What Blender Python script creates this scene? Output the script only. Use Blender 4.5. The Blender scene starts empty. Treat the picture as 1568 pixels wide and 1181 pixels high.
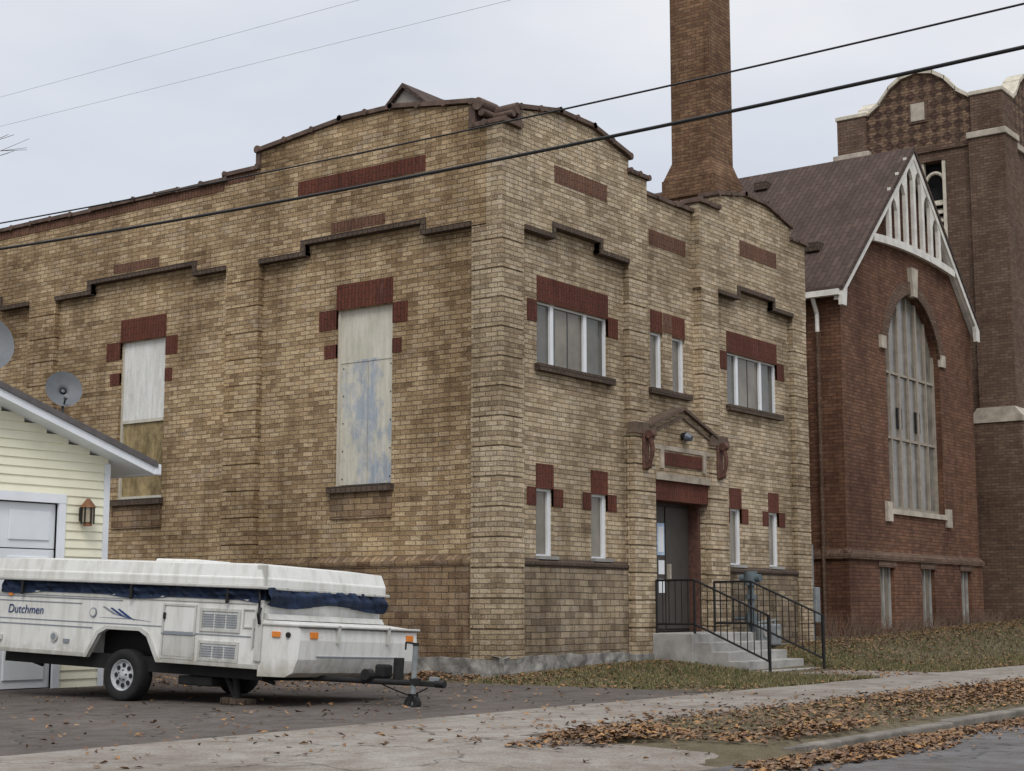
import bpy, bmesh, math, random
from mathutils import Vector, Matrix, noise as mnoise
random.seed(7)
R=random.random
def U(a,b): return a+(b-a)*random.random()
scene=bpy.context.scene

# ------------------------------------------------------------------ materials
def newmat(name):
    m=bpy.data.materials.new(name); m.use_nodes=True
    nt=m.node_tree; b=nt.nodes['Principled BSDF']
    b.inputs['Specular IOR Level'].default_value=0.25
    return m,nt,b
def N(nt,t,**k):
    n=nt.nodes.new(t)
    for a,v in k.items(): setattr(n,a,v)
    return n
def ramp(nt,stops):
    n=N(nt,'ShaderNodeValToRGB'); e=n.color_ramp.elements
    while len(e)<len(stops): e.new(.5)
    for i,(p,c) in enumerate(stops):
        e[i].position=p; e[i].color=(c[0],c[1],c[2],1)
    return n
def mixc(nt,mode,fac,a,b):
    n=N(nt,'ShaderNodeMix',data_type='RGBA',blend_type=mode)
    for s,v in ((n.inputs['Factor'],fac),(n.inputs['A'],a),(n.inputs['B'],b)):
        if hasattr(v,'links'): nt.links.new(v,s)
        elif isinstance(v,(int,float)): s.default_value=v
        else: s.default_value=(v[0],v[1],v[2],1)
    return n.outputs['Result']
def mth(nt,op,a,b=0,clamp=False):
    n=N(nt,'ShaderNodeMath',operation=op,use_clamp=clamp)
    for s,v in ((n.inputs[0],a),(n.inputs[1],b)):
        if hasattr(v,'links'): nt.links.new(v,s)
        else: s.default_value=v
    return n.outputs[0]
def noise(nt,vec,scale,detail=4,rough=.6):
    n=N(nt,'ShaderNodeTexNoise'); n.inputs['Scale'].default_value=scale
    n.inputs['Detail'].default_value=detail; n.inputs['Roughness'].default_value=rough
    if vec is not None: nt.links.new(vec,n.inputs['Vector'])
    return n.outputs['Fac']
def mapping(nt,vec,sc=(1,1,1),rot=(0,0,0)):
    n=N(nt,'ShaderNodeMapping'); n.inputs['Scale'].default_value=sc; n.inputs['Rotation'].default_value=rot
    nt.links.new(vec,n.inputs['Vector']); return n.outputs[0]
def bump(nt,b,h,strength,dist=.02):
    n=N(nt,'ShaderNodeBump'); n.inputs['Strength'].default_value=strength; n.inputs['Distance'].default_value=dist
    nt.links.new(h,n.inputs['Height']); nt.links.new(n.outputs[0],b.inputs['Normal'])

def brick(name,stops,mortar,bw=.22,rh=.075,ms=.009,header=6,rot=0,stain=.5,stainc=(.48,.44,.39),pb=.5):
    m,nt,b=newmat(name); tc=N(nt,'ShaderNodeTexCoord'); uv=tc.outputs['UV']
    obc=N(nt,'ShaderNodeNewGeometry').outputs['Position']
    nz=N(nt,'ShaderNodeTexNoise'); nz.inputs['Scale'].default_value=1.7; nt.links.new(uv,nz.inputs['Vector'])
    nz2=N(nt,'ShaderNodeTexNoise'); nz2.inputs['Scale'].default_value=22; nt.links.new(uv,nz2.inputs['Vector'])
    vm0=N(nt,'ShaderNodeVectorMath',operation='MULTIPLY_ADD'); nt.links.new(nz2.outputs['Color'],vm0.inputs[0]); vm0.inputs[1].default_value=(.014,.014,0); nt.links.new(uv,vm0.inputs[2])
    vm=N(nt,'ShaderNodeVectorMath',operation='MULTIPLY_ADD'); nt.links.new(nz.outputs['Color'],vm.inputs[0]); vm.inputs[1].default_value=(.03,.03,0); nt.links.new(vm0.outputs[0],vm.inputs[2]); uvw=vm.outputs[0]
    v=uvw
    if rot: v=mapping(nt,uvw,rot=(0,0,rot))
    bt=N(nt,'ShaderNodeTexBrick'); nt.links.new(v,bt.inputs['Vector'])
    bt.inputs['Color1'].default_value=(0,0,0,1); bt.inputs['Color2'].default_value=(1,1,1,1); bt.inputs['Mortar'].default_value=(.5,.5,.5,1)
    bt.inputs['Scale'].default_value=1; bt.inputs['Brick Width'].default_value=bw; bt.inputs['Row Height'].default_value=rh
    bt.inputs['Mortar Size'].default_value=ms; bt.inputs['Mortar Smooth'].default_value=.5
    slow=noise(nt,obc,1.3,6,.65)
    val=mth(nt,'ADD',mth(nt,'MULTIPLY',bt.outputs['Color'],pb),mth(nt,'MULTIPLY',slow,1-pb))
    r=ramp(nt,stops); nt.links.new(val,r.inputs[0])
    rr=ramp(nt,[(.3,(.70,.70,.70)),(.7,(1.22,1.22,1.22))]); nt.links.new(noise(nt,uv,38,3),rr.inputs[0])
    c=mixc(nt,'MULTIPLY',.8,r.outputs[0],rr.outputs[0])
    h=bt.outputs['Fac']
    c=mixc(nt,'MIX',mth(nt,'MULTIPLY',h,.9),c,mortar)
    inv=mth(nt,'SUBTRACT',1,h)
    if header:
        sep=N(nt,'ShaderNodeSeparateXYZ'); nt.links.new(uvw,sep.inputs[0])
        fr=mth(nt,'FRACT',mth(nt,'DIVIDE',sep.outputs[1],rh*header))
        band=mth(nt,'LESS_THAN',fr,1.0/header)
        hb=N(nt,'ShaderNodeTexBrick'); nt.links.new(uvw,hb.inputs['Vector'])
        hb.inputs['Color1'].default_value=(.62,.60,.58,1); hb.inputs['Color2'].default_value=(1,1,1,1); hb.inputs['Mortar'].default_value=(.5,.48,.45,1)
        hb.inputs['Scale'].default_value=1; hb.inputs['Brick Width'].default_value=bw*.5; hb.inputs['Row Height'].default_value=rh; hb.inputs['Mortar Size'].default_value=ms
        c=mixc(nt,'MIX',band,c,mixc(nt,'MULTIPLY',.7,c,hb.outputs['Color']))
    n2=noise(nt,mapping(nt,obc,(.5,.5,.28)),1.1,6,.65)
    st=ramp(nt,[(.38,stainc),(.56,(1,1,1)),(.72,(1.14,1.10,1.02))]); nt.links.new(n2,st.inputs[0])
    c=mixc(nt,'MULTIPLY',stain,c,st.outputs[0])
    n3=noise(nt,mapping(nt,obc,(1.6,1.6,.3)),3.2,6,.72)
    st2=ramp(nt,[(.33,(.60,.57,.54)),(.55,(1,1,1))]); nt.links.new(n3,st2.inputs[0])
    c=mixc(nt,'MULTIPLY',stain,c,st2.outputs[0])
    sz=N(nt,'ShaderNodeSeparateXYZ'); nt.links.new(obc,sz.inputs[0])
    dz=mth(nt,'ADD',mth(nt,'MULTIPLY',sz.outputs[2],.55),mth(nt,'MULTIPLY',n3,.8))
    dr=ramp(nt,[(.35,(.62,.58,.54)),(.95,(1,1,1))]); nt.links.new(dz,dr.inputs[0])
    c=mixc(nt,'MULTIPLY',stain,c,dr.outputs[0])
    ef=ramp(nt,[(.60,(0,0,0)),(.74,(.35,.35,.35))]); nt.links.new(noise(nt,mapping(nt,obc,(1,1,.6)),2.3,7,.75),ef.inputs[0])
    c=mixc(nt,'MIX',mth(nt,'MULTIPLY',ef.outputs[0],stain),c,(.46,.40,.31) if stops[2][1][0]>.3 else (.24,.20,.17))
    nt.links.new(c,b.inputs['Base Color']); b.inputs['Roughness'].default_value=.92
    hh=mth(nt,'ADD',mth(nt,'MULTIPLY',inv,1.0),mth(nt,'MULTIPLY',noise(nt,uv,35,4),1.2))
    bump(nt,b,hh,.9,.022)
    return m
TAN=[(0.12,(.27,.18,.10)),(.34,(.42,.295,.165)),(.52,(.53,.39,.23)),(.70,(.61,.465,.29)),(.9,(.37,.29,.21))]
M_tan=brick('buff_brick',TAN,(.26,.19,.125),stain=.8,pb=.6)
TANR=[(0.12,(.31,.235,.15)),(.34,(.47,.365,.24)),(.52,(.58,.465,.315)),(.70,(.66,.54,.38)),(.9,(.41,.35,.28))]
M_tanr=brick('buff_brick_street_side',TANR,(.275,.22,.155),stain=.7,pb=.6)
BASE=[(0.15,(.16,.10,.062)),(.38,(.26,.175,.105)),(.6,(.37,.265,.16)),(.9,(.21,.155,.12))]
M_base=brick('base_brick',BASE,(.13,.095,.068),rh=.1,bw=.26,header=0,stain=.9,pb=.6)
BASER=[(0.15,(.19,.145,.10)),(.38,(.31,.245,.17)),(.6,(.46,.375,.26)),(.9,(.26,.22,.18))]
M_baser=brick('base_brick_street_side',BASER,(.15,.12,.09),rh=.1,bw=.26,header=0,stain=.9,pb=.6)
DK=[(0,(.06,.045,.035)),(.5,(.13,.095,.07)),(1,(.09,.06,.05))]
M_dk=brick('dark_brick_course',DK,(.05,.04,.034),bw=.11,rh=.09,header=0,stain=.4)
RED=[(0,(.10,.032,.021)),(.5,(.165,.053,.033)),(1,(.12,.045,.034))]
M_red=brick('red_soldier_brick',RED,(.08,.045,.033),bw=.24,rh=.075,rot=math.pi/2,header=0,stain=.6)
REDP=[(0,(.12,.06,.04)),(.5,(.20,.10,.064)),(1,(.15,.082,.058))]
M_redp=brick('parapet_red_brick',REDP,(.10,.065,.05),bw=.24,rh=.075,rot=math.pi/2,header=0,stain=.5)
CH=[(0,(.10,.05,.032)),(.4,(.175,.084,.052)),(.7,(.235,.12,.073)),(1,(.14,.08,.06))]
M_ch=brick('church_brick',CH,(.085,.062,.048),bw=.22,rh=.08,header=0,stain=.7)
TW=[(0,(.09,.056,.040)),(.4,(.15,.094,.066)),(.75,(.205,.135,.094)),(1,(.12,.084,.067))]
M_tw=brick('tower_brick',TW,(.10,.078,.064),bw=.22,rh=.08,header=0,stain=.5)
CM=[(0,(.13,.07,.042)),(.4,(.22,.12,.068)),(.7,(.30,.18,.10)),(1,(.16,.10,.07))]
M_cm=brick('chimney_brick',CM,(.12,.088,.065),bw=.22,rh=.08,header=0,stain=.8,pb=.65)

def plain(name,col,rough=.7,var=.25,scale=6,bmp=0,metal=0,bscale=40,spec=.3,coord='Object'):
    m,nt,b=newmat(name); tc=N(nt,'ShaderNodeTexCoord').outputs[coord]
    n=noise(nt,tc,scale,6,.65)
    lo=[x*(1-var) for x in col]; hi=[min(1,x*(1+var*.7)) for x in col]
    r=ramp(nt,[(.3,lo),(.7,hi)]); nt.links.new(n,r.inputs[0])
    nt.links.new(r.outputs[0],b.inputs['Base Color'])
    b.inputs['Roughness'].default_value=rough; b.inputs['Metallic'].default_value=metal; b.inputs['Specular IOR Level'].default_value=spec
    if bmp: bump(nt,b,noise(nt,tc,bscale,4),bmp,.02)
    return m
M_conc=plain('concrete',(.34,.33,.31),.9,.35,2.5,.4)
M_curb=plain('kerb_concrete',(.19,.17,.145),.95,.5,2.5,.4)
M_found=plain('foundation_rubble',(.25,.24,.22),.95,.75,3.5,1,bscale=7)
M_stone=plain('limestone_trim',(.44,.39,.32),.9,.4,3,.3)
M_cope=plain('clay_coping_tile',(.12,.08,.062),.8,.5,5,.4)
M_white=plain('white_paint',(.66,.64,.59),.6,.25,3)
M_vinyl=plain('window_vinyl',(.74,.76,.78),.45,.08,3)
M_dark=plain('dark_void',(.012,.012,.013),.9,.3)
M_iron=plain('black_iron',(.015,.014,.014),.5,.4,20)
M_door=plain('brown_steel_door',(.06,.052,.045),.5,.2,4)
M_glassb=plain('window_pane_blind',(.20,.18,.145),.15,.35,1.6,spec=.4)
M_glassg=plain('window_pane_grey',(.12,.115,.10),.1,.5,1.1,spec=.5)
M_glassd=plain('window_pane_dark',(.04,.04,.04),.08,.5,1.3,spec=.7)
M_pcap=plain('portal_brown_trim',(.12,.085,.062),.85,.4,6,.5)
M_gm=plain('meter_grey',(.20,.215,.22),.6,.3,8)
def shingle(name,c0,c1):
    m,nt,b=newmat(name); uv=N(nt,'ShaderNodeTexCoord').outputs['UV']
    bt=N(nt,'ShaderNodeTexBrick'); nt.links.new(uv,bt.inputs['Vector'])
    for k,v in (('Color1',c0),('Color2',c1),('Mortar',[x*.55 for x in c0])): bt.inputs[k].default_value=(*v,1)
    bt.inputs['Scale'].default_value=1;bt.inputs['Brick Width'].default_value=.3;bt.inputs['Row Height'].default_value=.14;bt.inputs['Mortar Size'].default_value=.010
    n=noise(nt,uv,1.2,6); r=ramp(nt,[(.3,(.75,.75,.75)),(.7,(1.15,1.15,1.15))]); nt.links.new(n,r.inputs[0])
    nt.links.new(mixc(nt,'MULTIPLY',1,bt.outputs['Color'],r.outputs[0]),b.inputs['Base Color'])
    b.inputs['Roughness'].default_value=.95
    bump(nt,b,mth(nt,'SUBTRACT',1,bt.outputs['Fac']),.4,.02); return m
M_shing=shingle('asphalt_shingles',(.070,.048,.040),(.098,.067,.055))
def peel(name,a,bcol,c,sc=1.2,th=(.42,.55)):
    m,nt,b=newmat(name); g=N(nt,'ShaderNodeNewGeometry').outputs['Position']
    n=noise(nt,mapping(nt,g,(1,1,.6)),sc,9,.75); r=ramp(nt,[(th[0],a),(th[1],bcol)]); nt.links.new(n,r.inputs[0])
    n2=noise(nt,g,14,6,.75); r2=ramp(nt,[(.55,(1,1,1)),(.66,c)]); nt.links.new(n2,r2.inputs[0])
    n3=noise(nt,mapping(nt,g,(5,5,.5)),3,6,.7); r3=ramp(nt,[(.35,(.75,.74,.7)),(.6,(1,1,1))]); nt.links.new(n3,r3.inputs[0])
    cc=mixc(nt,'MULTIPLY',.8,r.outputs[0],r2.outputs[0]); cc=mixc(nt,'MULTIPLY',.8,cc,r3.outputs[0])
    nt.links.new(cc,b.inputs['Base Color']); b.inputs['Roughness'].default_value=.75; return m
M_board=peel('boarded_panel_weathered',(.36,.40,.45),(.60,.57,.48),(.72,.73,.76),1.35,(.44,.54))
M_boardt=peel('boarded_panel_cream',(.52,.50,.42),(.60,.57,.49),(.9,.9,.9),1.3)
M_boardw=peel('boarded_panel_white',(.64,.64,.61),(.74,.74,.71),(.82,.82,.82),2)
M_boardy=peel('boarded_panel_yellow',(.15,.11,.055),(.40,.31,.16),(.7,.7,.7),.9)

# ------------------------------------------------------------------ mesh builder
class MB:
    def __init__(s): s.v=[];s.f=[];s.mi=[];s.mats=[];s.sm=[]
    def m(s,mat):
        if mat not in s.mats: s.mats.append(mat)
        return s.mats.index(mat)
    def add(s,vs,fs,mat,smooth=False,M=None):
        o=len(s.v)
        for v in vs:
            if M is not None: v=M@Vector(v)
            s.v.append(tuple(v))
        k=s.m(mat)
        for f in fs: s.f.append([i+o for i in f]); s.mi.append(k); s.sm.append(smooth)
    def box(s,x0,x1,y0,y1,z0,z1,mat,bev=0,M=None):
        vs=[(x,y,z) for x in(x0,x1) for y in(y0,y1) for z in(z0,z1)]
        fs=[(0,1,3,2),(4,6,7,5),(0,4,5,1),(2,3,7,6),(0,2,6,4),(1,5,7,3)]
        if bev:
            bm=bmesh.new(); bv=[bm.verts.new(v) for v in vs]
            for f in fs: bm.faces.new([bv[i] for i in f])
            bmesh.ops.bevel(bm,geom=bm.edges[:],offset=bev,segments=3,affect='EDGES',profile=.5)
            bm.verts.index_update(); vs=[v.co.copy() for v in bm.verts]; fs=[[v.index for v in f.verts] for f in bm.faces]; bm.free()
        s.add(vs,fs,mat,M=M)
    def prism(s,pts,ax,a0,a1,mat,M=None):
        def mk(p,a): return {'x':(a,p[0],p[1]),'y':(p[0],a,p[1]),'z':(p[0],p[1],a)}[ax]
        n=len(pts); vs=[mk(p,a0) for p in pts]+[mk(p,a1) for p in pts]
        fs=[list(range(n)),list(range(2*n-1,n-1,-1))]+[(i,(i+1)%n,n+(i+1)%n,n+i) for i in range(n)]
        s.add(vs,fs,mat,M=M)
    def cyl(s,p0,p1,r,mat,n=12,r2=None,M=None,cap=True):
        p0=Vector(p0);p1=Vector(p1);d=(p1-p0).normalized(); r2=r if r2 is None else r2
        a=d.orthogonal().normalized(); b=d.cross(a)
        vs=[p0+(a*math.cos(t)+b*math.sin(t))*r for t in [2*math.pi*i/n for i in range(n)]]+[p1+(a*math.cos(t)+b*math.sin(t))*r2 for t in [2*math.pi*i/n for i in range(n)]]
        s.add(vs,[(i,(i+1)%n,n+(i+1)%n,n+i) for i in range(n)],mat,True,M)
        if cap: s.add(vs,[list(range(n)),list(range(n,2*n))],mat,False,M)
    def tube(s,pts,r,mat,n=8,r2=None):
        for i in range(len(pts)-1):
            ra=r if r2 is None else r+(r2-r)*i/(len(pts)-1); rb=r if r2 is None else r+(r2-r)*(i+1)/(len(pts)-1)
            s.cyl(pts[i],pts[i+1],ra,mat,n,rb)
    def obj(s,name,parent=None,uv=True):
        me=bpy.data.meshes.new(name); me.from_pydata(s.v,[],s.f)
        for m in s.mats: me.materials.append(m)
        me.polygons.foreach_set('material_index',s.mi); me.polygons.foreach_set('use_smooth',s.sm)
        if uv:
            ul=me.uv_layers.new(name='UVMap')
            for p in me.polygons:
                n=p.normal; k=max(range(3),key=lambda i:abs(n[i]))
                for li in p.loop_indices:
                    c=me.vertices[me.loops[li].vertex_index].co
                    if k==0: t=(c.y,c.z)
                    elif k==1: t=(c.x+.11,c.z)
                    else: t=(c.x,c.y)
                    ul.data[li].uv=t
        me.update()
        o=bpy.data.objects.new(name,me); scene.collection.objects.link(o)
        if parent: o.parent=parent
        return o
def empty(name,loc=(0,0,0),rot=(0,0,0)):
    e=bpy.data.objects.new(name,None); e.location=loc; e.rotation_euler=rot; e.empty_display_size=.5
    scene.collection.objects.link(e); return e
def wall(mb,ax,p,u0,u1,z0,z1,ops,mat,depth=.14):
    us=sorted({u0,u1,*[o[0] for o in ops],*[o[1] for o in ops]}); zs=sorted({z0,z1,*[o[2] for o in ops],*[o[3] for o in ops]})
    def mk(u,z,d=0): return (p+d,u,z) if ax=='x' else (u,p+d,z)
    for i in range(len(us)-1):
        for j in range(len(zs)-1):
            a,b,c,d=us[i],us[i+1],zs[j],zs[j+1]; cu,cz=(a+b)/2,(c+d)/2
            if any(o[0]<cu<o[1] and o[2]<cz<o[3] for o in ops): continue
            mb.add([mk(a,c),mk(b,c),mk(b,d),mk(a,d)],[(0,1,2,3)],mat)
    for a,b,c,d in ops:
        mb.add([mk(a,c),mk(b,c),mk(b,d),mk(a,d),mk(a,c,depth),mk(b,c,depth),mk(b,d,depth),mk(a,d,depth)],[(0,1,5,4),(1,2,6,5),(2,3,7,6),(3,0,4,7)],mat)
def pbox(mb,ax,u0,u1,d0,d1,z0,z1,mat,bev=0):
    if ax=='x': mb.box(d0,d1,u0,u1,z0,z1,mat,bev)
    else: mb.box(u0,u1,d0,d1,z0,z1,mat,bev)
def coping(mb,ax,pts,a0,a1,mat,t=.07,ov=.06,step=.6):
    for (u0,z0),(u1,z1) in zip(pts[:-1],pts[1:]):
        L=math.hypot(u1-u0,z1-z0); du,dz=(u1-u0)/L,(z1-z0)/L
        if abs(dz)>abs(du):
            lo,hi=min(z0,z1),max(z0,z1)
            pbox(mb,ax,u0-.04,u0+.04,a0-.03,a1+.03,lo+.02,hi-.01,mat); continue
        n=max(1,round(L/step))
        for i in range(n):
            q0,q1=i/n,(i+1)/n; k=U(0,.018)
            A=(u0+(u1-u0)*(q0-((.05/L) if i==0 else 0)),z0+(z1-z0)*q0+k); B=(u0+(u1-u0)*(q1+(.05/L if i==n-1 else 0)),z0+(z1-z0)*q1+k)
            o1=U(-.016,.016)
            mb.prism([A,B,(B[0],B[1]+t),(A[0],A[1]+t)],'x' if ax=='x' else 'y',a0-ov+o1,a1+ov+o1,mat)
        for i in range(n+1):
            q=i/n; u=u0+(u1-u0)*q; z=z0+(z1-z0)*q+t-.025+U(-.008,.008)
            e0,e1=a0-ov-.015,a1+ov+.015
            if ax=='x': mb.cyl((e0,u,z),(e1,u,z),.055,mat,8)
            else: mb.cyl((u,e0,z),(u,e1,z),.055,mat,8)
def pilaster(mb,x0,x1,y0,y1,z0,z1,mat,h=.45,g=.024):
    mb.box(x0+.026,x1-.026,y0+.026,y1-.026,z0,z1,mat)
    z=z0
    while z<z1-.01:
        t=min(z+h-g,z1); mb.box(x0+U(0,.006),x1,y0+U(0,.006),y1,z,t,mat); z+=h
def roughface(mb,ax,p,u0,u1,z0,z1,amp,mat,st=.09):
    """uneven vertical face plus a sloping top back to the wall"""
    nu=max(2,int((u1-u0)/st)); nz=6; vs=[]
    for i in range(nu+1):
        u=u0+(u1-u0)*i/nu
        for j in range(nz+2):
            jj=min(j,nz); z=z0+(z1-z0)*jj/nz
            n1=mnoise.noise(Vector((u*2.2,z*5,p+3)))+.5*mnoise.noise(Vector((u*8,z*11,p)))
            d=-abs(n1)*amp-amp*.3
            if j==nz: z+=.025*mnoise.noise(Vector((u*3,7,1))); 
            if j==nz+1: d=.15; z+=.03+.025*mnoise.noise(Vector((u*3,7,1)))
            vs.append((p+d,u,z) if ax=='x' else (u,p+d,z))
    k=nz+2
    mb.add(vs,[(i*k+j,(i+1)*k+j,(i+1)*k+j+1,i*k+j+1) for i in range(nu) for j in range(k-1)],mat,False)

# ================================================================== MAIN BUILDING
bld=empty('brick_commercial_building')
LEN=27.0
left_bays=[(.58,5.15),(5.95,10.6),(11.4,16.0),(16.8,21.4),(22.2,26.4)]
mb=MB(); trim=MB(); red=MB(); win=MB(); base=MB()
for i,(a,b) in enumerate(left_bays):
    c=(a+b)/2
    wa,wb=(2.25,3.46) if i==0 else ((7.58,8.81) if i==1 else (c-.6,c+.6))
    wall(mb,'x',.12,a,b,1.75,7.2,[(wa,wb,2.97,5.86)],M_tan,.18)
    red.box(.112,.17,wa,wb,5.862,6.28,M_red)
    for (q,w,z0,z1) in ((wa,-.31,5.53,5.86),(wa,-.19,5.05,5.28),(wb,.38,5.55,5.88),(wb,.25,5.08,5.3)):
        lo,hi=min(q,q+w),max(q,q+w); red.box(.110,.16,lo,hi,z0,z1,M_red)
    trim.box(.02,.25,wa-.06,wb+.08,2.86,2.97,M_dk)
    base.box(.085,.2,wa-.03,wb+.05,2.45,2.86,M_base)
    if i==0:
        win.box(.21,.23,wa+.04,wb-.04,3.0,5.0,M_board); win.box(.205,.23,wa+.04,wb-.04,5.02,5.86,M_boardt)
        win.box(.20,.22,wa+.04,wb-.04,4.985,5.02,M_board)
        win.box(.17,.26,wa,wa+.045,2.97,5.86,M_boardt); win.box(.17,.26,wb-.045,wb,2.97,5.86,M_boardt)
        y=wa+(wb-wa)*.48; win.box(.204,.22,y-.002,y+.002,3.0,4.97,M_conc)
        for q in range(5): win.cyl((.20,wa+.1,3.1+q*.45),(.206,wa+.1,3.1+q*.45),.012,M_iron,6); win.cyl((.20,wb-.1,3.1+q*.45),(.206,wb-.1,3.1+q*.45),.012,M_iron,6)
    else:
        win.box(.19,.21,wa+.03,wb-.03,4.4,5.86,M_boardw)
        win.box(.22,.24,wa+.03,wb-.03,2.97,4.4,M_boardy)
        win.box(.18,.26,wa,wa+.05,2.97,5.86,M_boardt); win.box(.18,.26,wb-.05,wb,2.97,5.86,M_boardt)
        win.box(.19,.25,wa+.05,wb-.05,2.97,3.03,M_boardt); win.box(.185,.25,wa+.05,wb-.05,4.36,4.42,M_boardt)
    base.box(.03,.3,a,b,-.3,1.66,M_base); trim.prism([(.02,1.66),(.0,1.72),(.0,1.76),(.12,1.84),(.12,1.66)],'y',a,b,M_base)
    s0,s1=(1.58,4.07) if i==0 else ((6.8,9.56) if i==1 else (c-1.35,c+1.35))
    for u0,u1,z in ((a,s0,6.85),(s0,s1,7.04),(s1,b,6.85)):
        trim.box(-.03,.13,u0,u1,z-.01,z+.07,M_dk)
    trim.box(-.026,.1,s0-.1,s0,6.921,7.11,M_dk); trim.box(-.026,.1,s1,s1+.1,6.921,7.11,M_dk)
    q0,q1=(2.33,3.49) if i==0 else ((7.7,8.93) if i==1 else (c-.6,c+.6))
    red.box(-.006,.05,q0,q1,7.14,7.31,M_redp)
pl=[(5.15,5.95),(10.6,11.4),(16.0,16.8),(21.4,22.2),(26.4,27.0)]
for a,b in pl: pilaster(mb,0,.3,a,b,.3,6.85,M_tan)
pilaster(mb,0,.58,0.004,.58,.3,6.83,M_tanr)
top=[(.3,8.38),(.55,8.38),(.55,8.76),(2.2,9.0),(3.3,9.0),(5.2,8.80),(5.2,8.50),(6.0,8.50),(6.0,8.42),(LEN,8.42)]
bot=[(LEN,6.85)]
for i in range(len(left_bays)-1,-1,-1):
    a,b=left_bays[i]; c=(a+b)/2
    s0,s1=(1.58,4.07) if i==0 else ((6.8,9.56) if i==1 else (c-1.35,c+1.35))
    bot+=[(s1,6.85),(s1,7.04),(s0,7.04),(s0,6.85)]
bot+=[(.3,6.85)]
mb.prism(top+bot,'x',0,.3,M_tan)
cop=MB()
coping(cop,'x',[(.3,8.38),(.55,8.38)],0,.3,M_cope,step=.3)
coping(cop,'x',top[2:6],0,.3,M_cope); coping(cop,'x',top[6:8],0,.3,M_cope); coping(cop,'x',[(6.0,8.42),(LEN,8.42)],0,.3,M_cope)
cop.box(-.03,.33,.50,.62,8.45,8.72,M_cope); cop.cyl((-.07,.42,8.74),(.37,.42,8.74),.10,M_cope,14); cop.cyl((-.05,.36,8.60),(.35,.36,8.60),.06,M_cope,12)
cop.box(-.03,.33,5.16,5.26,8.55,8.8,M_cope); cop.cyl((-.06,5.22,8.86),(.36,5.22,8.86),.07,M_cope,12)
red.box(-.012,.05,6.05,LEN,8.27,8.415,M_redp)
red.box(-.012,.05,5.3,6.0,8.36,8.49,M_redp)
red.box(-.008,.05,1.50,4.26,7.87,8.13,M_red)
def bayR(a,b,off):
    big=(1.07,3.12) if off==0 else (7.22,9.28)
    lo=[(1.04,1.51),(2.57,3.07)] if off==0 else [(7.22,7.69),(8.78,9.22)]
    ops=[(big[0],big[1],4.8,5.8)]+[(p,q,1.83,2.87) for p,q in lo]
    wall(mb,'y',.12,a,b,1.75,7.2,ops,M_tanr,.14)
    red.box(big[0],big[1],.112,.17,5.802,6.2,M_red)
    for (q,w,z0,z1) in ((big[0],-.26,5.46,5.80),(big[1],.30,5.5,5.84)):
        red.box(min(q,q+w),max(q,q+w),.110,.16,z0,z1,M_red)
    trim.box(big[0]-.06,big[1]+.08,.02,.2,4.69,4.8,M_dk)
    for p,q in lo:
        red.box(p,q,.112,.17,2.872,3.25,M_red)
        red.box(p-.24,p,.110,.16,2.6,2.88,M_red); red.box(q,q+.26,.110,.16,2.6,2.88,M_red)
        trim.box(p-.03,q+.03,.03,.2,1.78,1.83,M_conc)
        win.box(p,q,.21,.23,1.83,2.87,M_glassb)
        win.box(p,p+.02,.18,.21,1.83,2.87,M_vinyl);win.box(q-.09,q,.17,.21,1.83,2.87,M_vinyl)
        win.box(p+.02,q-.09,.18,.21,2.83,2.87,M_vinyl);win.box(p+.02,q-.09,.18,.21,1.83,1.86,M_vinyl)
    x0,x1=big; w=x1-x0; m1=x0+w*.235; m2=x0+w*.70
    win.box(x0,m1,.215,.235,4.8,5.8,M_glassg);win.box(m1,m2,.22,.24,4.8,5.8,M_glassb);win.box(m2,x1,.215,.235,4.8,5.8,M_glassg)
    win.box(x0,x0+.03,.17,.21,4.8,5.8,M_vinyl);win.box(x1-.05,x1,.17,.21,4.8,5.8,M_vinyl)
    for mm in (m1,m2): win.box(mm-.045,mm+.045,.17,.21,4.8,5.8,M_vinyl)
    for p,q in ((x0+.03,m1-.045),(m1+.045,m2-.045),(m2+.045,x1-.05)):
        win.box(p,q,.18,.21,5.77,5.8,M_vinyl);win.box(p,q,.18,.21,4.8,4.83,M_vinyl)
    win.box(m1+.05,m1+.16,.212,.218,4.84,5.77,M_glassg); win.box(m1+.5,m1+.52,.21,.218,4.84,5.77,M_glassd)
    base.box(a,b,.03,.3,-.3,1.66,M_baser)
    trim.prism([(.02,1.66),(.0,1.70),(.0,1.74),(.12,1.80),(.12,1.66)],'x',a,b,M_dk)
    s0,s1=(1.41,2.70) if off==0 else (7.55,8.93)
    for u0,u1,z in ((a,s0,6.83),(s0,s1,7.02),(s1,b,6.83)):
        trim.box(u0,u1,-.03,.13,z-.01,z+.07,M_dk)
    trim.box(s0-.08,s0,-.026,.1,6.901,7.09,M_dk); trim.box(s1,s1+.08,-.026,.1,6.901,7.09,M_dk)
bayR(.58,3.6,0); bayR(6.72,9.8,1)
for a,b in ((3.6,4.2),(6.1,6.72),(9.8,10.4)): pilaster(mb,a,b,0,.3,.3,6.83,M_tanr)
tA=[(0,8.38),(.42,8.38),(.42,8.68),(1.5,8.91),(2.5,8.91),(3.63,8.66),(3.63,8.40),(4.22,8.40)]
mb.prism(tA+[(4.22,6.83),(2.70,6.83),(2.70,7.02),(1.41,7.02),(1.41,6.83),(0,6.83)],'y',0,.3,M_tanr)
tB=[(6.05,8.40),(6.74,8.40),(6.74,8.68),(7.8,8.89),(8.7,8.88),(9.8,8.64),(9.8,8.40),(10.42,8.40)]
mb.prism(tB+[(10.42,6.83),(8.93,6.83),(8.93,7.02),(7.55,7.02),(7.55,6.83),(6.05,6.83)],'y',0,.3,M_tanr)
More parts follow.
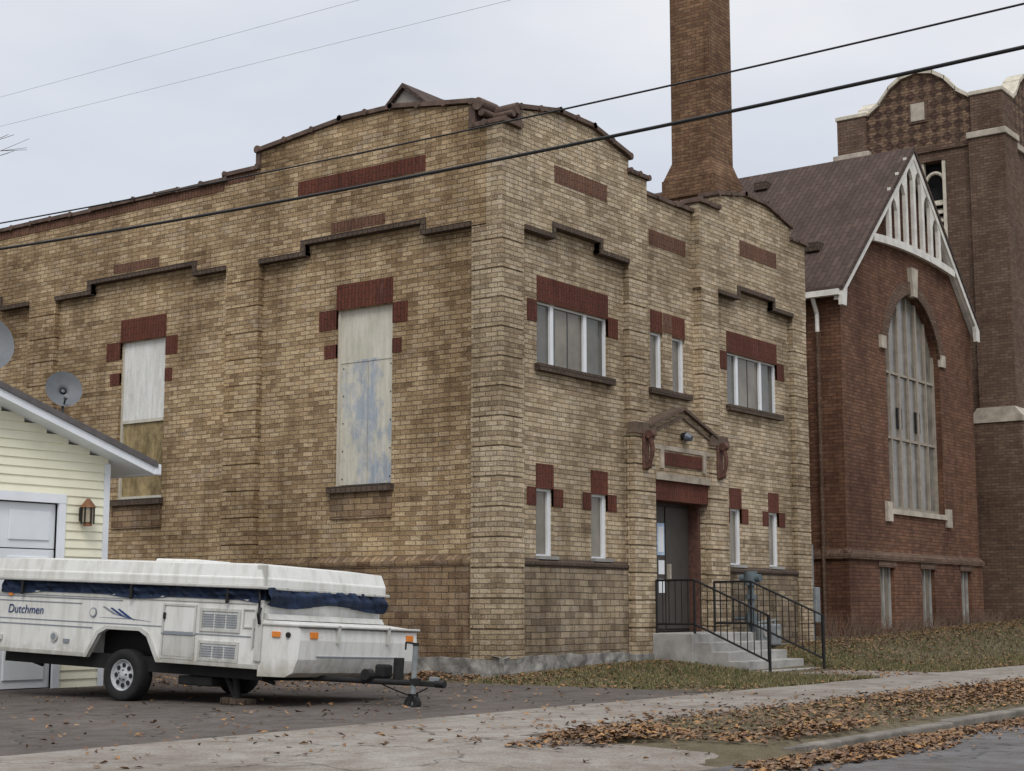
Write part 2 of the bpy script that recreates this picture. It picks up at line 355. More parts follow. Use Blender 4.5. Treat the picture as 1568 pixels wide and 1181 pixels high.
wall(mb,'y',.17,4.2,6.1,2.87,6.9,[(4.55,4.98,4.82,5.82),(5.3,5.76,4.82,5.82)],M_tanr,.14)
mb.box(4.2,6.1,.17,.4,6.9,8.22,M_tanr)
for p,q in ((4.55,4.98),(5.3,5.76)):
    win.box(p,q,.27,.29,4.82,5.82,M_glassb); win.box(p,p+.03,.22,.27,4.82,5.82,M_vinyl); win.box(q-.08,q,.22,.27,4.82,5.82,M_vinyl); win.box(p+.03,q-.08,.23,.27,5.78,5.82,M_vinyl); win.box(p+.03,q-.08,.23,.27,4.82,4.86,M_vinyl)
    red.box(p+.01,q-.01,.162,.22,5.822,6.2,M_red)
red.box(5.0,5.29,.160,.22,5.86,6.2,M_redp)
trim.box(4.45,5.86,.08,.25,4.72,4.82,M_dk)
red.box(4.55,5.82,.163,.22,7.36,7.64,M_redp)
red.box(1.40,2.93,-.008,.05,7.75,8.03,M_redp); red.box(7.60,9.12,-.008,.05,7.70,7.99,M_redp)
coping(cop,'y',tA[:2],0,.3,M_cope,step=.3); coping(cop,'y',tA[2:6],0,.3,M_cope,step=.5); coping(cop,'y',tA[6:],0,.3,M_cope,step=.3)
coping(cop,'y',[(4.2,8.22),(6.08,8.22)],.17,.4,M_cope)
coping(cop,'y',tB[:2],0,.3,M_cope,step=.35); coping(cop,'y',tB[2:6],0,.3,M_cope,step=.5); coping(cop,'y',tB[6:],0,.3,M_cope,step=.3)
cop.box(.37,.47,-.03,.33,8.45,8.66,M_cope); cop.cyl((.34,-.06,8.68),(.34,.36,8.68),.09,M_cope,14); cop.cyl((.24,-.05,8.58),(.24,.35,8.58),.055,M_cope,12)
for x in (3.66,9.83): cop.cyl((x,-.05,8.70),(x,.35,8.70),.06,M_cope,12)
fo=MB()
fo.box(.02,.4,.25,LEN,-.6,.31,M_found,.02); fo.box(.02,4.12,.02,.4,-.6,.33,M_found,.02); fo.box(6.1,10.38,.02,.4,-.6,.36,M_found,.02)
roughface(fo,'x',.03,-.04,LEN,-.3,.31,.05,M_found,.12); roughface(fo,'y',.03,-.04,3.54,-.3,.33,.05,M_found); roughface(fo,'y',.03,6.74,10.43,-.3,.36,.05,M_found)
shell=MB()
shell.box(10.15,10.4,.3,LEN,-.3,8.1,M_tan); shell.box(.3,10.15,LEN-.3,LEN-.001,-.3,8.1,M_tan)
shell.box(.3,10.15,.4,LEN-.3,7.7,7.8,plain('tar_roof',(.05,.05,.05),.9))
shell.box(.33,10.1,.5,LEN-.4,0,.02,M_dark)
dm=MB()
dm.box(6,8.3,6.5,7.4,7.8,11.5,plain('dormer_siding',(.36,.34,.31),.8))
dm.prism([(6.42,11.48),(6.98,11.95),(7.52,11.48)],'x',5.95,8.4,plain('dormer_gable',(.30,.27,.24),.85))
dm.prism([(6.25,11.36),(6.98,11.95),(7.62,11.40),(7.62,11.50),(6.98,12.05),(6.25,11.46)],'x',5.85,8.7,M_shing)
po=MB()
for a,b in ((3.52,4.2),(6.08,6.76)):
    pilaster(po,a,b,-.12,.02,.28,4.0,M_tanr,h=.45); po.prism([(a-.03,3.93),(b+.03,3.93),(b-.05,4.12),(a+.05,4.12)],'y',-.15,.01,M_pcap)
    po.box(a-.02,b+.02,-.14,.01,-.3,.30,M_found,.01)
po.prism([(4.2,3.2),(6.08,3.2),(6.08,3.95),(6.2,4.02),(6.2,4.10),(5.14,4.46),(4.08,4.10),(4.08,4.02),(4.2,3.95)],'y',-.10,.16,M_tanr)
for sg in (1,-1):
    po.prism([(5.14,4.46),(5.14+sg*1.2,4.06),(5.14+sg*1.2,4.11),(5.14,4.52)],'y',-.17,.12,M_pcap)
    po.prism([(5.14,4.32),(5.14+sg*1.0,3.99),(5.14+sg*1.0,4.03),(5.14,4.37)],'y',-.125,.0,M_pcap)
M_pst=plain('portal_stone',(.36,.31,.245),.9,.4,4,.3)
po.box(4.2,6.08,-.12,.0,3.72,3.80,M_pst); po.box(4.48,5.80,-.125,.0,3.46,3.68,M_red); po.box(4.2,6.08,-.13,.0,3.2,3.32,M_pst)
po.box(4.36,4.46,-.14,0,3.40,3.72,M_pst);po.box(5.82,5.92,-.14,0,3.40,3.72,M_pst)
po.box(4.2,6.08,-.07,.3,2.86,3.198,M_red)
M_tc=plain('terracotta',(.12,.06,.045),.85,.5,12,.5)
for x in (3.86,6.42):
    pts=[Vector((x,-.19-.08*math.sin(t*3.0),3.94-.54*t)) for t in [i/10 for i in range(11)]]
    po.tube(pts,.05,M_tc,8,.03)
    po.cyl((x-.06,-.23,3.92),(x+.06,-.23,3.92),.07,M_tc,12); po.cyl((x-.05,-.19,3.40),(x+.05,-.19,3.40),.045,M_tc,12)
    po.box(x-.09,x+.09,-.16,-.11,3.33,3.93,M_tc,.02)
po.cyl((5.12,-.12,4.0),(5.12,-.2,4.0),.07,M_iron); po.cyl((5.12,-.2,3.99),(5.12,-.3,3.95),.08,plain('lamp_lens',(.10,.12,.15),.2),14,.05)
po.box(5.22,5.28,-.16,-.1,3.93,4.0,M_iron)
do=MB()
do.box(4.2,4.28,.1,.3,.64,2.86,M_tc); do.box(6.0,6.08,.1,.3,.64,2.86,M_tc)
do.box(4.28,6.0,.30,.36,.64,2.86,M_door)
for a,b in ((4.33,5.12),(5.16,5.96)):
    do.box(a,b,.27,.30,.68,2.80,M_door,.01)
do.box(5.18,5.22,.2,.27,1.5,1.8,M_stone)
do.box(4.86,5.10,.262,.269,1.95,2.5,plain('notice_paper_blue',(.45,.58,.75),.6)); do.box(4.76,4.83,.262,.269,2.1,2.45,M_vinyl)
for z in (1.62,1.30): do.box(4.90,5.09,.262,.269,z,z+.24,M_vinyl)
do.box(4.89,5.07,.258,.262,2.0,2.44,M_vinyl)
mb.box(4.2,6.1,.37,.40,.0,2.87,M_dark)
mb.obj('walls',bld); trim.obj('trim_courses',bld); red.obj('red_brick_panels',bld); win.obj('windows',bld); base.obj('base_walls',bld); cop.obj('coping',bld); fo.obj('foundation',bld); shell.obj('roof_and_rear_walls',bld); dm.obj('roof_dormer',bld); po.obj('entrance_portal',bld); do.obj('double_door',bld)

st=MB()
st.box(4.05,6.25,-.87,.09,-.3,.63,M_conc,.015)
for i in range(4): st.box(4.12,6.2,-.87-.31*(i+1),-.87-.31*i+.02,-.3,.63-.145*(i+1),M_conc,.012)
st.obj('concrete_steps')
rl=MB()
def rail(x,flat0):
    y1,y2=-.85,-2.2; z1,z2=1.5,.92
    for dz in (0,-.72): rl.cyl((x,flat0,z1+dz),(x,y1,z1+dz),.02,M_iron,6); rl.cyl((x,y1,z1+dz),(x,y2,z2+dz),.02,M_iron,6)
    for y in (flat0,y1): rl.cyl((x,y,.6),(x,y,z1),.022,M_iron,6)
    rl.cyl((x,y2,-.02),(x,y2,z2),.025,M_iron,6)
    y=flat0
    while y>y2:
        zt=z1 if y>y1 else z1+(z2-z1)*(y1-y)/(y1-y2)
        rl.cyl((x,y,zt-.72),(x,y,zt),.009,M_iron,5); y-=.12
rail(4.16,-.13); rail(6.14,-.13)
rl.obj('stair_railing')

gm=MB(); M_pipe=plain('blue_grey_pipe',(.11,.14,.155),.6,.3,8)
gm.cyl((7.1,-.35,.1),(7.1,-.35,1.55),.06,M_pipe,12); gm.cyl((7.1,-.35,1.45),(7.1,-.35,1.7),.12,M_pipe,14); gm.cyl((7.1,-.55,1.58),(7.1,-.15,1.58),.07,M_pipe,10)
gm.cyl((7.1,-.35,1.2),(7.1,-.35,1.28),.1,M_pipe,12); gm.cyl((7.1,-.35,.75),(7.1,-.35,.95),.1,M_pipe,12)
gm.cyl((7.1,-.35,.85),(7.1,-.02,.85),.03,M_pipe)
gm.box(7.35,7.7,-.4,-.2,.35,.75,M_gm,.04); gm.box(7.85,8.2,-.4,-.2,.35,.75,M_gm,.04); gm.cyl((7.1,-.3,.75),(8.2,-.3,.82),.025,M_gm); gm.cyl((7.52,-.3,.75),(7.52,-.3,.95),.025,M_gm)
gm.cyl((8.1,-.3,.1),(8.1,-.3,.8),.025,M_gm)
for x in (7.52,8.02): gm.cyl((x,-.405,.58),(x,-.42,.58),.07,M_conc,14)
gm.obj('gas_meter')
eb=MB(); eb.box(10.44,10.64,-.05,.2,.75,1.45,M_gm,.02); eb.cyl((10.5,.05,1.45),(10.5,.05,2.3),.03,M_gm); eb.cyl((10.5,.05,.1),(10.5,.05,.75),.03,M_gm); eb.obj('electric_meter_box')

# ================================================================== CHIMNEY
cm=MB(); cx,cy=11.88,2.93
cm.box(cx,cx+1.04,cy,cy+1.02,10.9,19,M_cm)
cm.box(cx-.16,cx+1.20,cy-.13,cy+1.17,-.2,10.28,M_cm)
cm.box(cx-.22,cx+1.26,cy-.19,cy+1.23,10.28,10.42,M_cm)
cm.box(cx-.18,cx+1.22,cy-.15,cy+1.19,10.42,10.72,M_cm)
b1=[(cx-.16,cy-.13,10.72),(cx+1.20,cy-.13,10.72),(cx+1.20,cy+1.17,10.72),(cx-.16,cy+1.17,10.72),(cx-.003,cy-.003,11.15),(cx+1.043,cy-.003,11.15),(cx+1.043,cy+1.023,11.15),(cx-.003,cy+1.023,11.15)]
cm.add(b1,[(0,1,5,4),(1,2,6,5),(2,3,7,6),(3,0,4,7)],M_cm)
cm.box(cx-.08,cx+1.12,cy-.08,cy+1.1,18.6,18.9,M_cm)
cm.obj('brick_chimney')

# ================================================================== CHURCH
chu=empty('brick_church')
c=MB(); ct=MB(); cr=MB(); cw=MB()
Y=.5; WL,WR=13.2,21.3
wall(c,'y',Y-.07,WL,WR,-.3,2.2,[(14.75,15.55,.6,1.95),(17.2,18.0,.6,1.95),(19.75,20.45,.6,1.95)],M_ch,.16)
wall(c,'x',WL-.07,Y-.07,14,-.3,2.2,[],M_ch)
c.add([(WL-.07,Y-.07,-.3),(WL,Y-.07,-.3),(WL,Y-.07,2.2),(WL-.07,Y-.07,2.2)],[(0,1,2,3)],M_ch)
ct.prism([(Y-.13,2.1),(Y-.13,2.2),(Y+.02,2.32),(Y+.02,2.1)],'x',WL-.12,WR,M_tw); ct.prism([(WL-.14,2.1),(WL-.14,2.2),(WL+.01,2.32),(WL+.01,2.1)],'y',Y-.12,14,M_tw)
for a,b in ((14.75,15.55),(17.2,18.0),(19.75,20.45)):
    cw.box(a,b,Y+.06,Y+.09,.6,1.95,M_glassb); cw.box(a+.0,a+.06,Y+.02,Y+.06,.6,1.95,M_conc); cw.box(b-.06,b,Y+.02,Y+.06,.6,1.95,M_conc); cw.box(a+.38,a+.42,Y+.02,Y+.06,.6,1.95,M_conc)
    ct.box(a-.1,b+.1,Y-.1,Y-.06,1.95,2.09,M_tw)
cxn=17.33; xl=15.65; xr=2*cxn-xl; sp,ap=7.0,8.55
arcL=[];n=14
for i in range(n+1):
    t=(i/n)**1.5; arcL.append((xl+(cxn-xl)*t,sp+(ap-sp)*(1-(1-t)**1.9)**.62))
arcR=[(2*cxn-x,z) for x,z in arcL]
eave=8.0; pk=11.88; sl=(pk-eave)/(cxn-WL)
c.prism([(WL,2.2),(cxn,2.2),(cxn,3.3),(xl,3.3)]+arcL+[(cxn,pk),(WL,eave)],'y',Y,Y+.35,M_ch)
c.prism([(WR,2.2),(cxn,2.2),(cxn,3.3),(xr,3.3)]+arcR+[(cxn,pk),(WR,pk-sl*(WR-cxn))],'y',Y,Y+.35,M_ch)
c.box(WL,WL+.3,Y+.35,14,2.2,8.0,M_ch); c.box(WR-.3,WR,Y+.35,14,2.2,8.0,M_ch)
def ringof(arc,k):
    out=[]
    for x,z in arc:
        dx,dz=x-cxn,z-6.0; L=math.hypot(dx,dz); out.append((x+dx/L*k,z+dz/L*k))
    return out
for arc in (arcL,arcR):
    o=ringof(arc,.32); ct.prism(arc+o[::-1],'y',Y-.05,Y+.02,M_tw)
M_tr=plain('window_tracery',(.31,.27,.22),.7,.25)
M_gl2=plain('church_glass',(.19,.175,.15),.2,.5,1.5,spec=.45)
cw.prism([(xl,3.3),(xr,3.3)]+arcR[:-1]+arcL[::-1],'y',Y+.2,Y+.23,M_gl2)
def topz(x):
    t=(x-xl)/(cxn-xl) if x<cxn else (xr-x)/(cxn-xl); t=max(0,min(1,t)); return sp+(ap-sp)*(1-(1-t)**1.9)**.62
W=xr-xl
for i in range(0,7):
    x=xl+W*i/6; w=.045 if i in(0,2,4,6) else .022
    if i==0:x+=.05
    if i==6:x-=.05
    cw.box(x-w,x+w,Y+.14,Y+.2,3.3,topz(x)-.02,M_tr)
for z in (3.36,5.0,6.55):
    cw.box(xl,xr,Y+.15,Y+.195,z-.03,z+.03,M_tr)
for x in (cxn-.70,cxn+.42): cw.box(x,x+.3,Y+.17,Y+.2,5.25,5.75,M_dark)
ct.box(xl-.0,xr+.0,Y-.06,Y+.16,3.18,3.3,M_stone)
for x in (xl-.32,xr+.02): ct.box(x,x+.3,Y-.07,Y+.02,3.0,3.45,M_stone); ct.box(x-.05,x+.25,Y-.07,Y+.02,7.0,7.3,M_stone)
ct.prism([(cxn-.12,8.5),(cxn+.12,8.5),(cxn+.2,9.2),(cxn-.2,9.2)],'y',Y-.12,Y+.05,M_stone)
for sg in (-1,1):
    half=(cxn-WL+.3) if sg<0 else (WR-cxn+.12)
    xe=cxn+sg*half; ze=pk-sl*half
    ct.prism([(cxn,pk+.05),(xe,ze+.05),(xe,ze+.28),(cxn,pk+.28)],'y',Y-.20,Y-.12,M_white)
    ct.prism([(xe-sg*.26,ze+.26*sl-.0),(xe-sg*.20,ze-.10),(xe+sg*.02,ze-.10),(xe+sg*.02,ze+.28),(xe-sg*.26,ze+.26+.26*sl)],'y',Y-.205,Y-.115,M_white)
    cr.prism([(cxn,pk+.24),(xe+sg*.03,ze+.21),(xe+sg*.03,ze+.33),(cxn,pk+.36)],'y',Y-.23,14,M_shing)
    cr.prism([(cxn,pk+.02),(xe,ze+.02),(xe,ze+.1),(cxn,pk+.1)],'y',Y-.12,Y-.0,M_white)
zc=9.5; hw=(pk-zc)/sl
for i in range(12):
    u0=-1+i/6; u1=u0+1/6
    z0=zc+.12*(1-u0*u0); z1_=zc+.12*(1-u1*u1)
    ct.prism([(cxn+u0*hw,z0-.09),(cxn+u1*hw,z1_-.09),(cxn+u1*hw,z1_+.09),(cxn+u0*hw,z0+.09)],'y',Y-.19,Y-.1,M_white)
for i in range(-3,4):
    x=cxn+i*.52; zt=pk-abs(x-cxn)*sl+.1
    if zt>zc+.4: ct.box(x-.07,x+.07,Y-.185,Y-.1,zc+.1,zt,M_white)
for i in range(-3,3):
    x=cxn+(i+.5)*.52; zt=pk-abs(x-cxn)*sl-.16
    if zt>zc+.5:
        ct.prism([(x-.2,zt+.4),(x-.2,zt-.1),(x-.1,zt+.10),(x,zt+.18),(x+.1,zt+.10),(x+.2,zt-.1),(x+.2,zt+.4)],'y',Y-.18,Y-.105,M_white)
ct.box(WL-.42,WL-.28,Y-.15,14,7.83,7.96,M_white); ct.tube([Vector((WL-.34,1.0,7.85)),Vector((WL-.12,1.0,7.5)),Vector((WL-.12,1.0,7.1))],.05,M_white,8); ct.cyl((WL-.12,1.0,.3),(WL-.12,1.0,7.1),.045,M_tw,8)
ct.tube([Vector((12.2,2.0,.2)),Vector((12.2,2.0,2.4)),Vector((12.0,1.9,2.6))],.05,M_white,8)
for x,y in ((16.75,4.1),(14.15,1.5)):
    z=pk+.36-(cxn-x)*sl; ct.box(x-.2,x+.15,y-.18,y+.18,z-.1,z+.14,M_dk,.03)
c.box(WR,22.6,1.6,5,-.3,6.0,M_ch); ct.box(WR-.05,22.5,1.35,1.7,5.85,6.12,M_white)
c.obj('walls',chu); ct.obj('trim',chu); cr.obj('roof',chu); cw.obj('windows',chu)

# ================================================================== TOWER
tow=empty('church_tower'); t=MB(); tt=MB()
X0,X1,Y0,Y1=22.5,27.15,-.16,4.49
prof=lambda a,b:[(a,14.95),(a+.9,15.0),(a+1.2,15.22),(a+1.5,15.6),(a+1.85,15.85),((a+b)/2,15.95),(b-1.85,15.85),(b-1.5,15.6),(b-1.2,15.22),(b-.9,15.0),(b,14.95)]
def diaper():
    m,nt,b=newmat('diaper_brick'); uv=N(nt,'ShaderNodeTexCoord').outputs['UV']
    ck=N(nt,'ShaderNodeTexChecker'); nt.links.new(mapping(nt,uv,(1,1,1),(0,0,math.pi/4)),ck.inputs['Vector']); ck.inputs['Scale'].default_value=4.2
    ck.inputs['Color1'].default_value=(.10,.06,.044,1); ck.inputs['Color2'].default_value=(.20,.13,.085,1)
    bt=N(nt,'ShaderNodeTexBrick'); nt.links.new(uv,bt.inputs['Vector']); bt.inputs['Scale'].default_value=1;bt.inputs['Brick Width'].default_value=.22;bt.inputs['Row Height'].default_value=.08;bt.inputs['Mortar Size'].default_value=.012
    bt.inputs['Color1'].default_value=(.5,.5,.5,1);bt.inputs['Color2'].default_value=(1.2,1.2,1.2,1);bt.inputs['Mortar'].default_value=(.5,.5,.5,1)
    nt.links.new(mixc(nt,'MULTIPLY',1,ck.outputs['Color'],bt.outputs['Color']),b.inputs['Base Color']); b.inputs['Roughness'].default_value=.9
    bump(nt,b,mth(nt,'SUBTRACT',1,bt.outputs['Fac']),.5); return m
M_di=diaper(); M_cream=plain('cream_stone_coping',(.58,.53,.43),.85,.3,3,.3)
oy0,oy1=1.42,2.86
wall(t,'x',X0,Y0,Y1,-.3,13.7,[(oy0,oy1,9.6,13.35)],M_tw,.35)
t.box(X0+.35,X0+.4,oy0,oy1,9.6,13.35,M_dark)
for k in range(11): tt.prism([(X0+.12,9.7+k*.24),(X0+.3,9.85+k*.24),(X0+.3,9.89+k*.24),(X0+.12,9.75+k*.24)],'y',oy0,oy1,M_cream)
tt.box(X0+.05,X0+.2,(oy0+oy1)/2-.07,(oy0+oy1)/2+.07,9.6,13.35,M_cream)
for q in (oy0+.02,oy1-.12): tt.box(X0+.03,X0+.2,q,q+.1,9.6,13.35,M_cream)
for k in range(2):
    cyy=oy0+.36+k*.73
    for a in range(8):
        p=math.pi*a/8;p2=math.pi*(a+1)/8
        tt.cyl((X0+.12,cyy+.30*math.cos(p),12.65+.38*math.sin(p)),(X0+.12,cyy+.30*math.cos(p2),12.65+.38*math.sin(p2)),.05,M_cream,6)
t.box(X0,X1,Y0,Y0+.02,-.3,13.7,M_tw); t.box(X1-.02,X1,Y0+.02,Y1,-.3,13.7,M_tw); t.box(X0+.4,X1-.02,Y1-.02,Y1,-.3,13.7,M_tw)
t.prism(prof(Y0,Y1)+[(Y1,13.7),(Y0,13.7)],'x',X0,X0+.3,M_di)
t.prism(prof(Y0,Y1)+[(Y1,13.7),(Y0,13.7)],'x',X1-.3,X1,M_di)
t.prism(prof(X0+.003,X1-.003)+[(X1-.003,13.7),(X0+.003,13.7)],'y',Y0+.003,Y0+.3,M_di)
t.prism(prof(X0+.3,X1-.3)+[(X1-.3,13.7),(X0+.3,13.7)],'y',Y1-.3,Y1,M_di)
for (a,b,cc,d) in ((X0-.14,X0+.9,Y0-.14,Y0+.86),(X0-.14,X0+.9,Y1-.86,Y1+.14),(X1-.9,X1+.14,Y0-.14,Y0+.86)):
    t.box(a,b,cc,d,-.3,13.75,M_tw); tt.box(a-.05,b+.05,cc-.05,d+.05,13.75,13.93,M_stone,.02); t.box(a+.06,b-.06,cc+.06,d-.06,13.93,14.98,M_tw)
    t.box(a-.16,b+.16,cc-.16,d+.16,-.3,5.9,M_tw); tt.prism([(cc-.2,5.9),(cc-.2,6.05),(cc-.0,6.3),(d+.0,6.3),(d+.2,6.05),(d+.2,5.9)],'x',a-.2,b+.2,M_stone)
    tt.box(a+.02,b-.02,cc+.02,d-.02,14.98,15.10,M_cream,.02)
tt.box(X0-.06,X0+.1,Y0+.86,Y1-.86,13.62,13.76,M_tw)
tt.box(X0-.04,X0+.05,1.88,2.42,14.5,15.15,M_tw,.01); tt.box(X0-.055,X0-.03,1.95,2.35,14.57,15.08,M_stone)
for pts,ax,a0,a1 in ((prof(Y0,Y1),'x',X0,X0+.3),(prof(Y0,Y1),'x',X1-.3,X1),(prof(X0,X1),'y',Y0,Y0+.3),(prof(X0,X1),'y',Y1-.3,Y1)):
    for (u0,z0),(u1,z1) in zip(pts[1:-2],pts[2:-1]):
        tt.prism([(u0-.01,z0+.002),(u1+.01,z1+.002),(u1+.01,z1+.12),(u0-.01,z0+.12)],ax,a0-.09,a1+.09,M_cream)
t.box(X0+.3,X1-.3,Y0+.3,Y1-.3,14.2,14.3,M_dark)
tt.box(X0+.9,X1-.9,Y0-.08,Y0,13.62,13.78,M_stone)
t.obj('walls',tow); tt.obj('stone_trim',tow)

# ================================================================== GARAGE
gar=empty('garage'); g=MB()
M_sid=plain('cream_vinyl_siding',(.80,.775,.61),.6,.07,2); M_gd=plain('garage_door_white',(.70,.73,.76),.5,.06,2); M_fas=plain('fascia_white',(.74,.77,.81),.5,.08,2)
GX0,GX1,GY=-11.2,-4.5,3.4; gc=(GX0+GX1)/2; ps=.32
z=0.0
while z<4.2:
    zt=z+.115; hw=(GX1-GX0)/2 if z<3.0 else (GX1-GX0)/2-(z-3.0)/ps
    if hw<.1: break
    segs=[(gc-hw,gc+hw)]
    if z<2.5: segs=[(gc-hw,-10.3),(-5.2,gc+hw)]
    for a,b in segs:
        if b>a: g.prism([(GY,z),(GY-.024,z),(GY-.004,zt),(GY,zt)],'x',a,b,M_sid)
    z=zt
g.prism([(GX0,-.1),(-10.2,-.1),(-10.2,2.42),(-5.31,2.42),(-5.31,-.1),(GX1,-.1),(GX1,3.0),(gc,3.0+(GX1-GX0)/2*ps),(GX0,3.0)],'y',GY+.001,GY+.12,M_sid)
g.box(GX1-.12,GX1,GY+.12,11,-.1,3.0,M_sid); g.box(GX0,GX0+.12,GY+.12,11,-.1,3.0,M_sid); g.box(GX0+.12,GX1-.12,10.9,11,-.1,3,M_sid)
g.box(GX1-.07,GX1+.02,GY-.04,GY+.04,0,3.0,M_fas)
g.box(-5.31,-5.2,GY-.04,GY+.06,0,2.5,M_fas); g.box(-10.3,-5.2,GY-.045,GY+.06,2.42,2.54,M_fas); g.box(-10.3,-10.2,GY-.04,GY+.06,0,2.42,M_fas)
for k in range(4):
    z0=.02+k*.6; g.box(-10.2,-5.31,GY+.04,GY+.08,z0,z0+.585,M_gd)
    for j in range(6):
        x=-10.1+j*.8; g.box(x+.06,x+.70,GY+.02,GY+.05,z0+.1,z0+.49,M_gd,.012)
M_gsh=plain('garage_shingle',(.12,.11,.11),.9)
for sg in (-1,1):
    e=gc+sg*((GX1-GX0)/2+.55); ez=3.0-.55*ps+.05; pz=3.0+(GX1-GX0)/2*ps+.05
    g.prism([(gc,pz),(e,ez),(e,ez+.16),(gc,pz+.16)],'y',GY-.35,GY-.3,M_fas)
    g.prism([(gc,pz+.10),(e+sg*.02,ez+.10),(e+sg*.02,ez+.18),(gc,pz+.18)],'y',GY-.38,11.3,M_gsh)
    g.prism([(gc,pz+.01),(e,ez+.01),(e,ez+.05),(gc,pz+.05)],'y',GY-.3,11.2,M_fas)
    g.box(min(e-.02*sg,e+.1*sg),max(e-.02*sg,e+.1*sg),GY-.36,11.2,ez,ez+.15,M_fas,.015)
g.obj('garage_body',gar)
gl_=MB(); M_cop=plain('aged_copper',(.22,.10,.05),.5,.4)
gl_.box(-4.98,-4.86,GY-.09,GY-.03,2.2,2.38,M_iron); gl_.cyl((-4.92,GY-.14,2.18),(-4.92,GY-.14,2.38),.075,plain('lantern_glass',(.35,.3,.22),.15),8); gl_.cyl((-4.92,GY-.14,2.38),(-4.92,GY-.14,2.5),.11,M_cop,8,.02); gl_.cyl((-4.92,GY-.14,2.13),(-4.92,GY-.14,2.18),.06,M_cop,8)
for k in range(6):
    a=k*math.pi/3+.4; gl_.cyl((-4.92+.08*math.cos(a),GY-.14+.08*math.sin(a),2.16),(-4.92+.08*math.cos(a),GY-.14+.08*math.sin(a),2.4),.012,M_iron,5)
gl_.obj('wall_lantern',gar)
M_dish=plain('dish_grey',(.13,.14,.15),.5,.15,5)
def dish(pos,r,aim,foot):
    d=MB(); aim=Vector(aim).normalized(); q=aim.to_track_quat('Z','Y').to_matrix().to_4x4(); M=Matrix.Translation(pos)@q
    vs=[(0,0,0)];fs=[];n=28;rings=5
    for k in range(1,rings+1):
        rr=r*k/rings
        for i in range(n): a=2*math.pi*i/n; vs.append((rr*math.cos(a)*.92,rr*math.sin(a),.28*rr*rr/r))
    for i in range(n): fs.append((0,1+i,1+(i+1)%n))
    for k in range(rings-1):
        for i in range(n):
            a=1+k*n+i;b=1+k*n+(i+1)%n; fs.append((a,b,b+n,a+n))
    d.add(vs,fs,M_dish,True,M)
    ob_=Vector(pos); lnb=ob_+aim*r*1.1+Vector((0,0,-r*.75))
    d.tube([ob_+Vector((0,0,-r*.9))+aim*.02,lnb],.012,M_iron,6); d.cyl(lnb,lnb-aim*.08,.028,M_gm,8)
    d.tube([ob_-aim*.06,Vector(foot)+Vector((0,0,r*.6)),Vector(foot)],.022,M_gm,6)
    d.cyl(ob_,ob_-aim*.07,r*.3,M_gm,8)
    d.cyl(Vector(foot),Vector(foot)+Vector((0,0,.02)),.09,M_gm,8)
    return d.obj('satellite_dish')
dish((-4.95,3.85,4.0),.27,(-.45,-.85,.35),(-4.8,4.0,3.3))
dish((-6.45,3.6,4.40),.42,(-.35,-.9,.35),(-6.4,3.9,3.8))

# ================================================================== CAMPER
cam_t=empty('popup_camper_trailer',(-6.68,.42,0.0),(-.036,.035,math.radians(-85.8)))
def dirty(name,col,lowdirt=.45):
    m,nt,b=newmat(name); tc=N(nt,'ShaderNodeTexCoord').outputs['Object']
    n=noise(nt,mapping(nt,tc,(3,3,.5)),2.2,7,.7); r=ramp(nt,[(.32,[x*.76*k for x,k in zip(col,(1,.98,.93))]),(.55,col)]); nt.links.new(n,r.inputs[0])
    s_=N(nt,'ShaderNodeSeparateXYZ'); nt.links.new(tc,s_.inputs[0])
    q=mth(nt,'ADD',mth(nt,'MULTIPLY',s_.outputs[2],1.1),mth(nt,'MULTIPLY',noise(nt,tc,5,6,.75),.55)); r2=ramp(nt,[(.70,(lowdirt+.15,lowdirt+.12,lowdirt+.06)),(.95,(1,1,1))]); nt.links.new(q,r2.inputs[0])
    c_=mixc(nt,'MULTIPLY',1,r.outputs[0],r2.outputs[0]); sp=ramp(nt,[(.62,(1,1,1)),(.72,(.72,.70,.66))]); nt.links.new(noise(nt,tc,18,5,.7),sp.inputs[0])
    nt.links.new(mixc(nt,'MULTIPLY',.6,c_,sp.outputs[0]),b.inputs['Base Color']); b.inputs['Roughness'].default_value=.5; return m
b=MB(); M_cw=dirty('camper_white',(.70,.70,.67)); M_cwd=dirty('camper_dirty_white',(.52,.52,.49)); M_tire=plain('tyre_rubber',(.018,.018,.018),.85,.3,20); M_rim=plain('wheel_rim',(.45,.46,.48),.4,.3,8)
M_navy=plain('navy_canvas',(.014,.026,.06),.75,.7,5,.6,bscale=12); M_str=plain('grey_stripe',(.22,.24,.27),.5,.1); M_amb=plain('amber_lens',(.70,.22,.03),.25,.1); M_blue=plain('blue_graphic',(.02,.05,.16),.5,.1); M_under=plain('underbody',(.02,.02,.02),.9,.3)
x0,x1=-2.2,2.02; zb,zt=.47,1.2
arch=[(-.55,zb),(-.38,.74),(-.26,.80),(.26,.80),(.38,.74),(.55,zb)]
side=[(x0+.06,zb)]+arch+[(x1,zb),(x1,zt),(x0+.02,zt),(x0,zt-.1),(x0,zb+.12)]
b.prism(side,'y',0,.04,M_cw); b.prism(side,'y',2.06,2.1,M_cw)
b.box(x0,x1-.003,.04,2.06,.82,zt-.003,M_cw); b.box(x0,-.6,.04,2.06,zb+.05,.82,M_cw); b.box(.6,x1-.003,.04,2.06,zb+.05,.82,M_cw); b.box(-.6,.6,.3,1.8,zb,.819,M_under)
b.box(x0+.1,x1-.05,.15,1.95,zb-.12,zb+.049,M_under)
b.prism([(-.55,zb),(-.38,.74),(-.26,.80),(.26,.80),(.38,.74),(.55,zb),(.60,zb),(.42,.77),(.28,.84),(-.28,.84),(-.42,.77),(-.60,zb)],'y',-.02,0,M_cwd)
fr=[(x1,1.0),(2.50,.96),(2.57,.92),(2.58,.80),(2.56,.60),(2.50,.46),(2.40,.41),(x1,.40)]
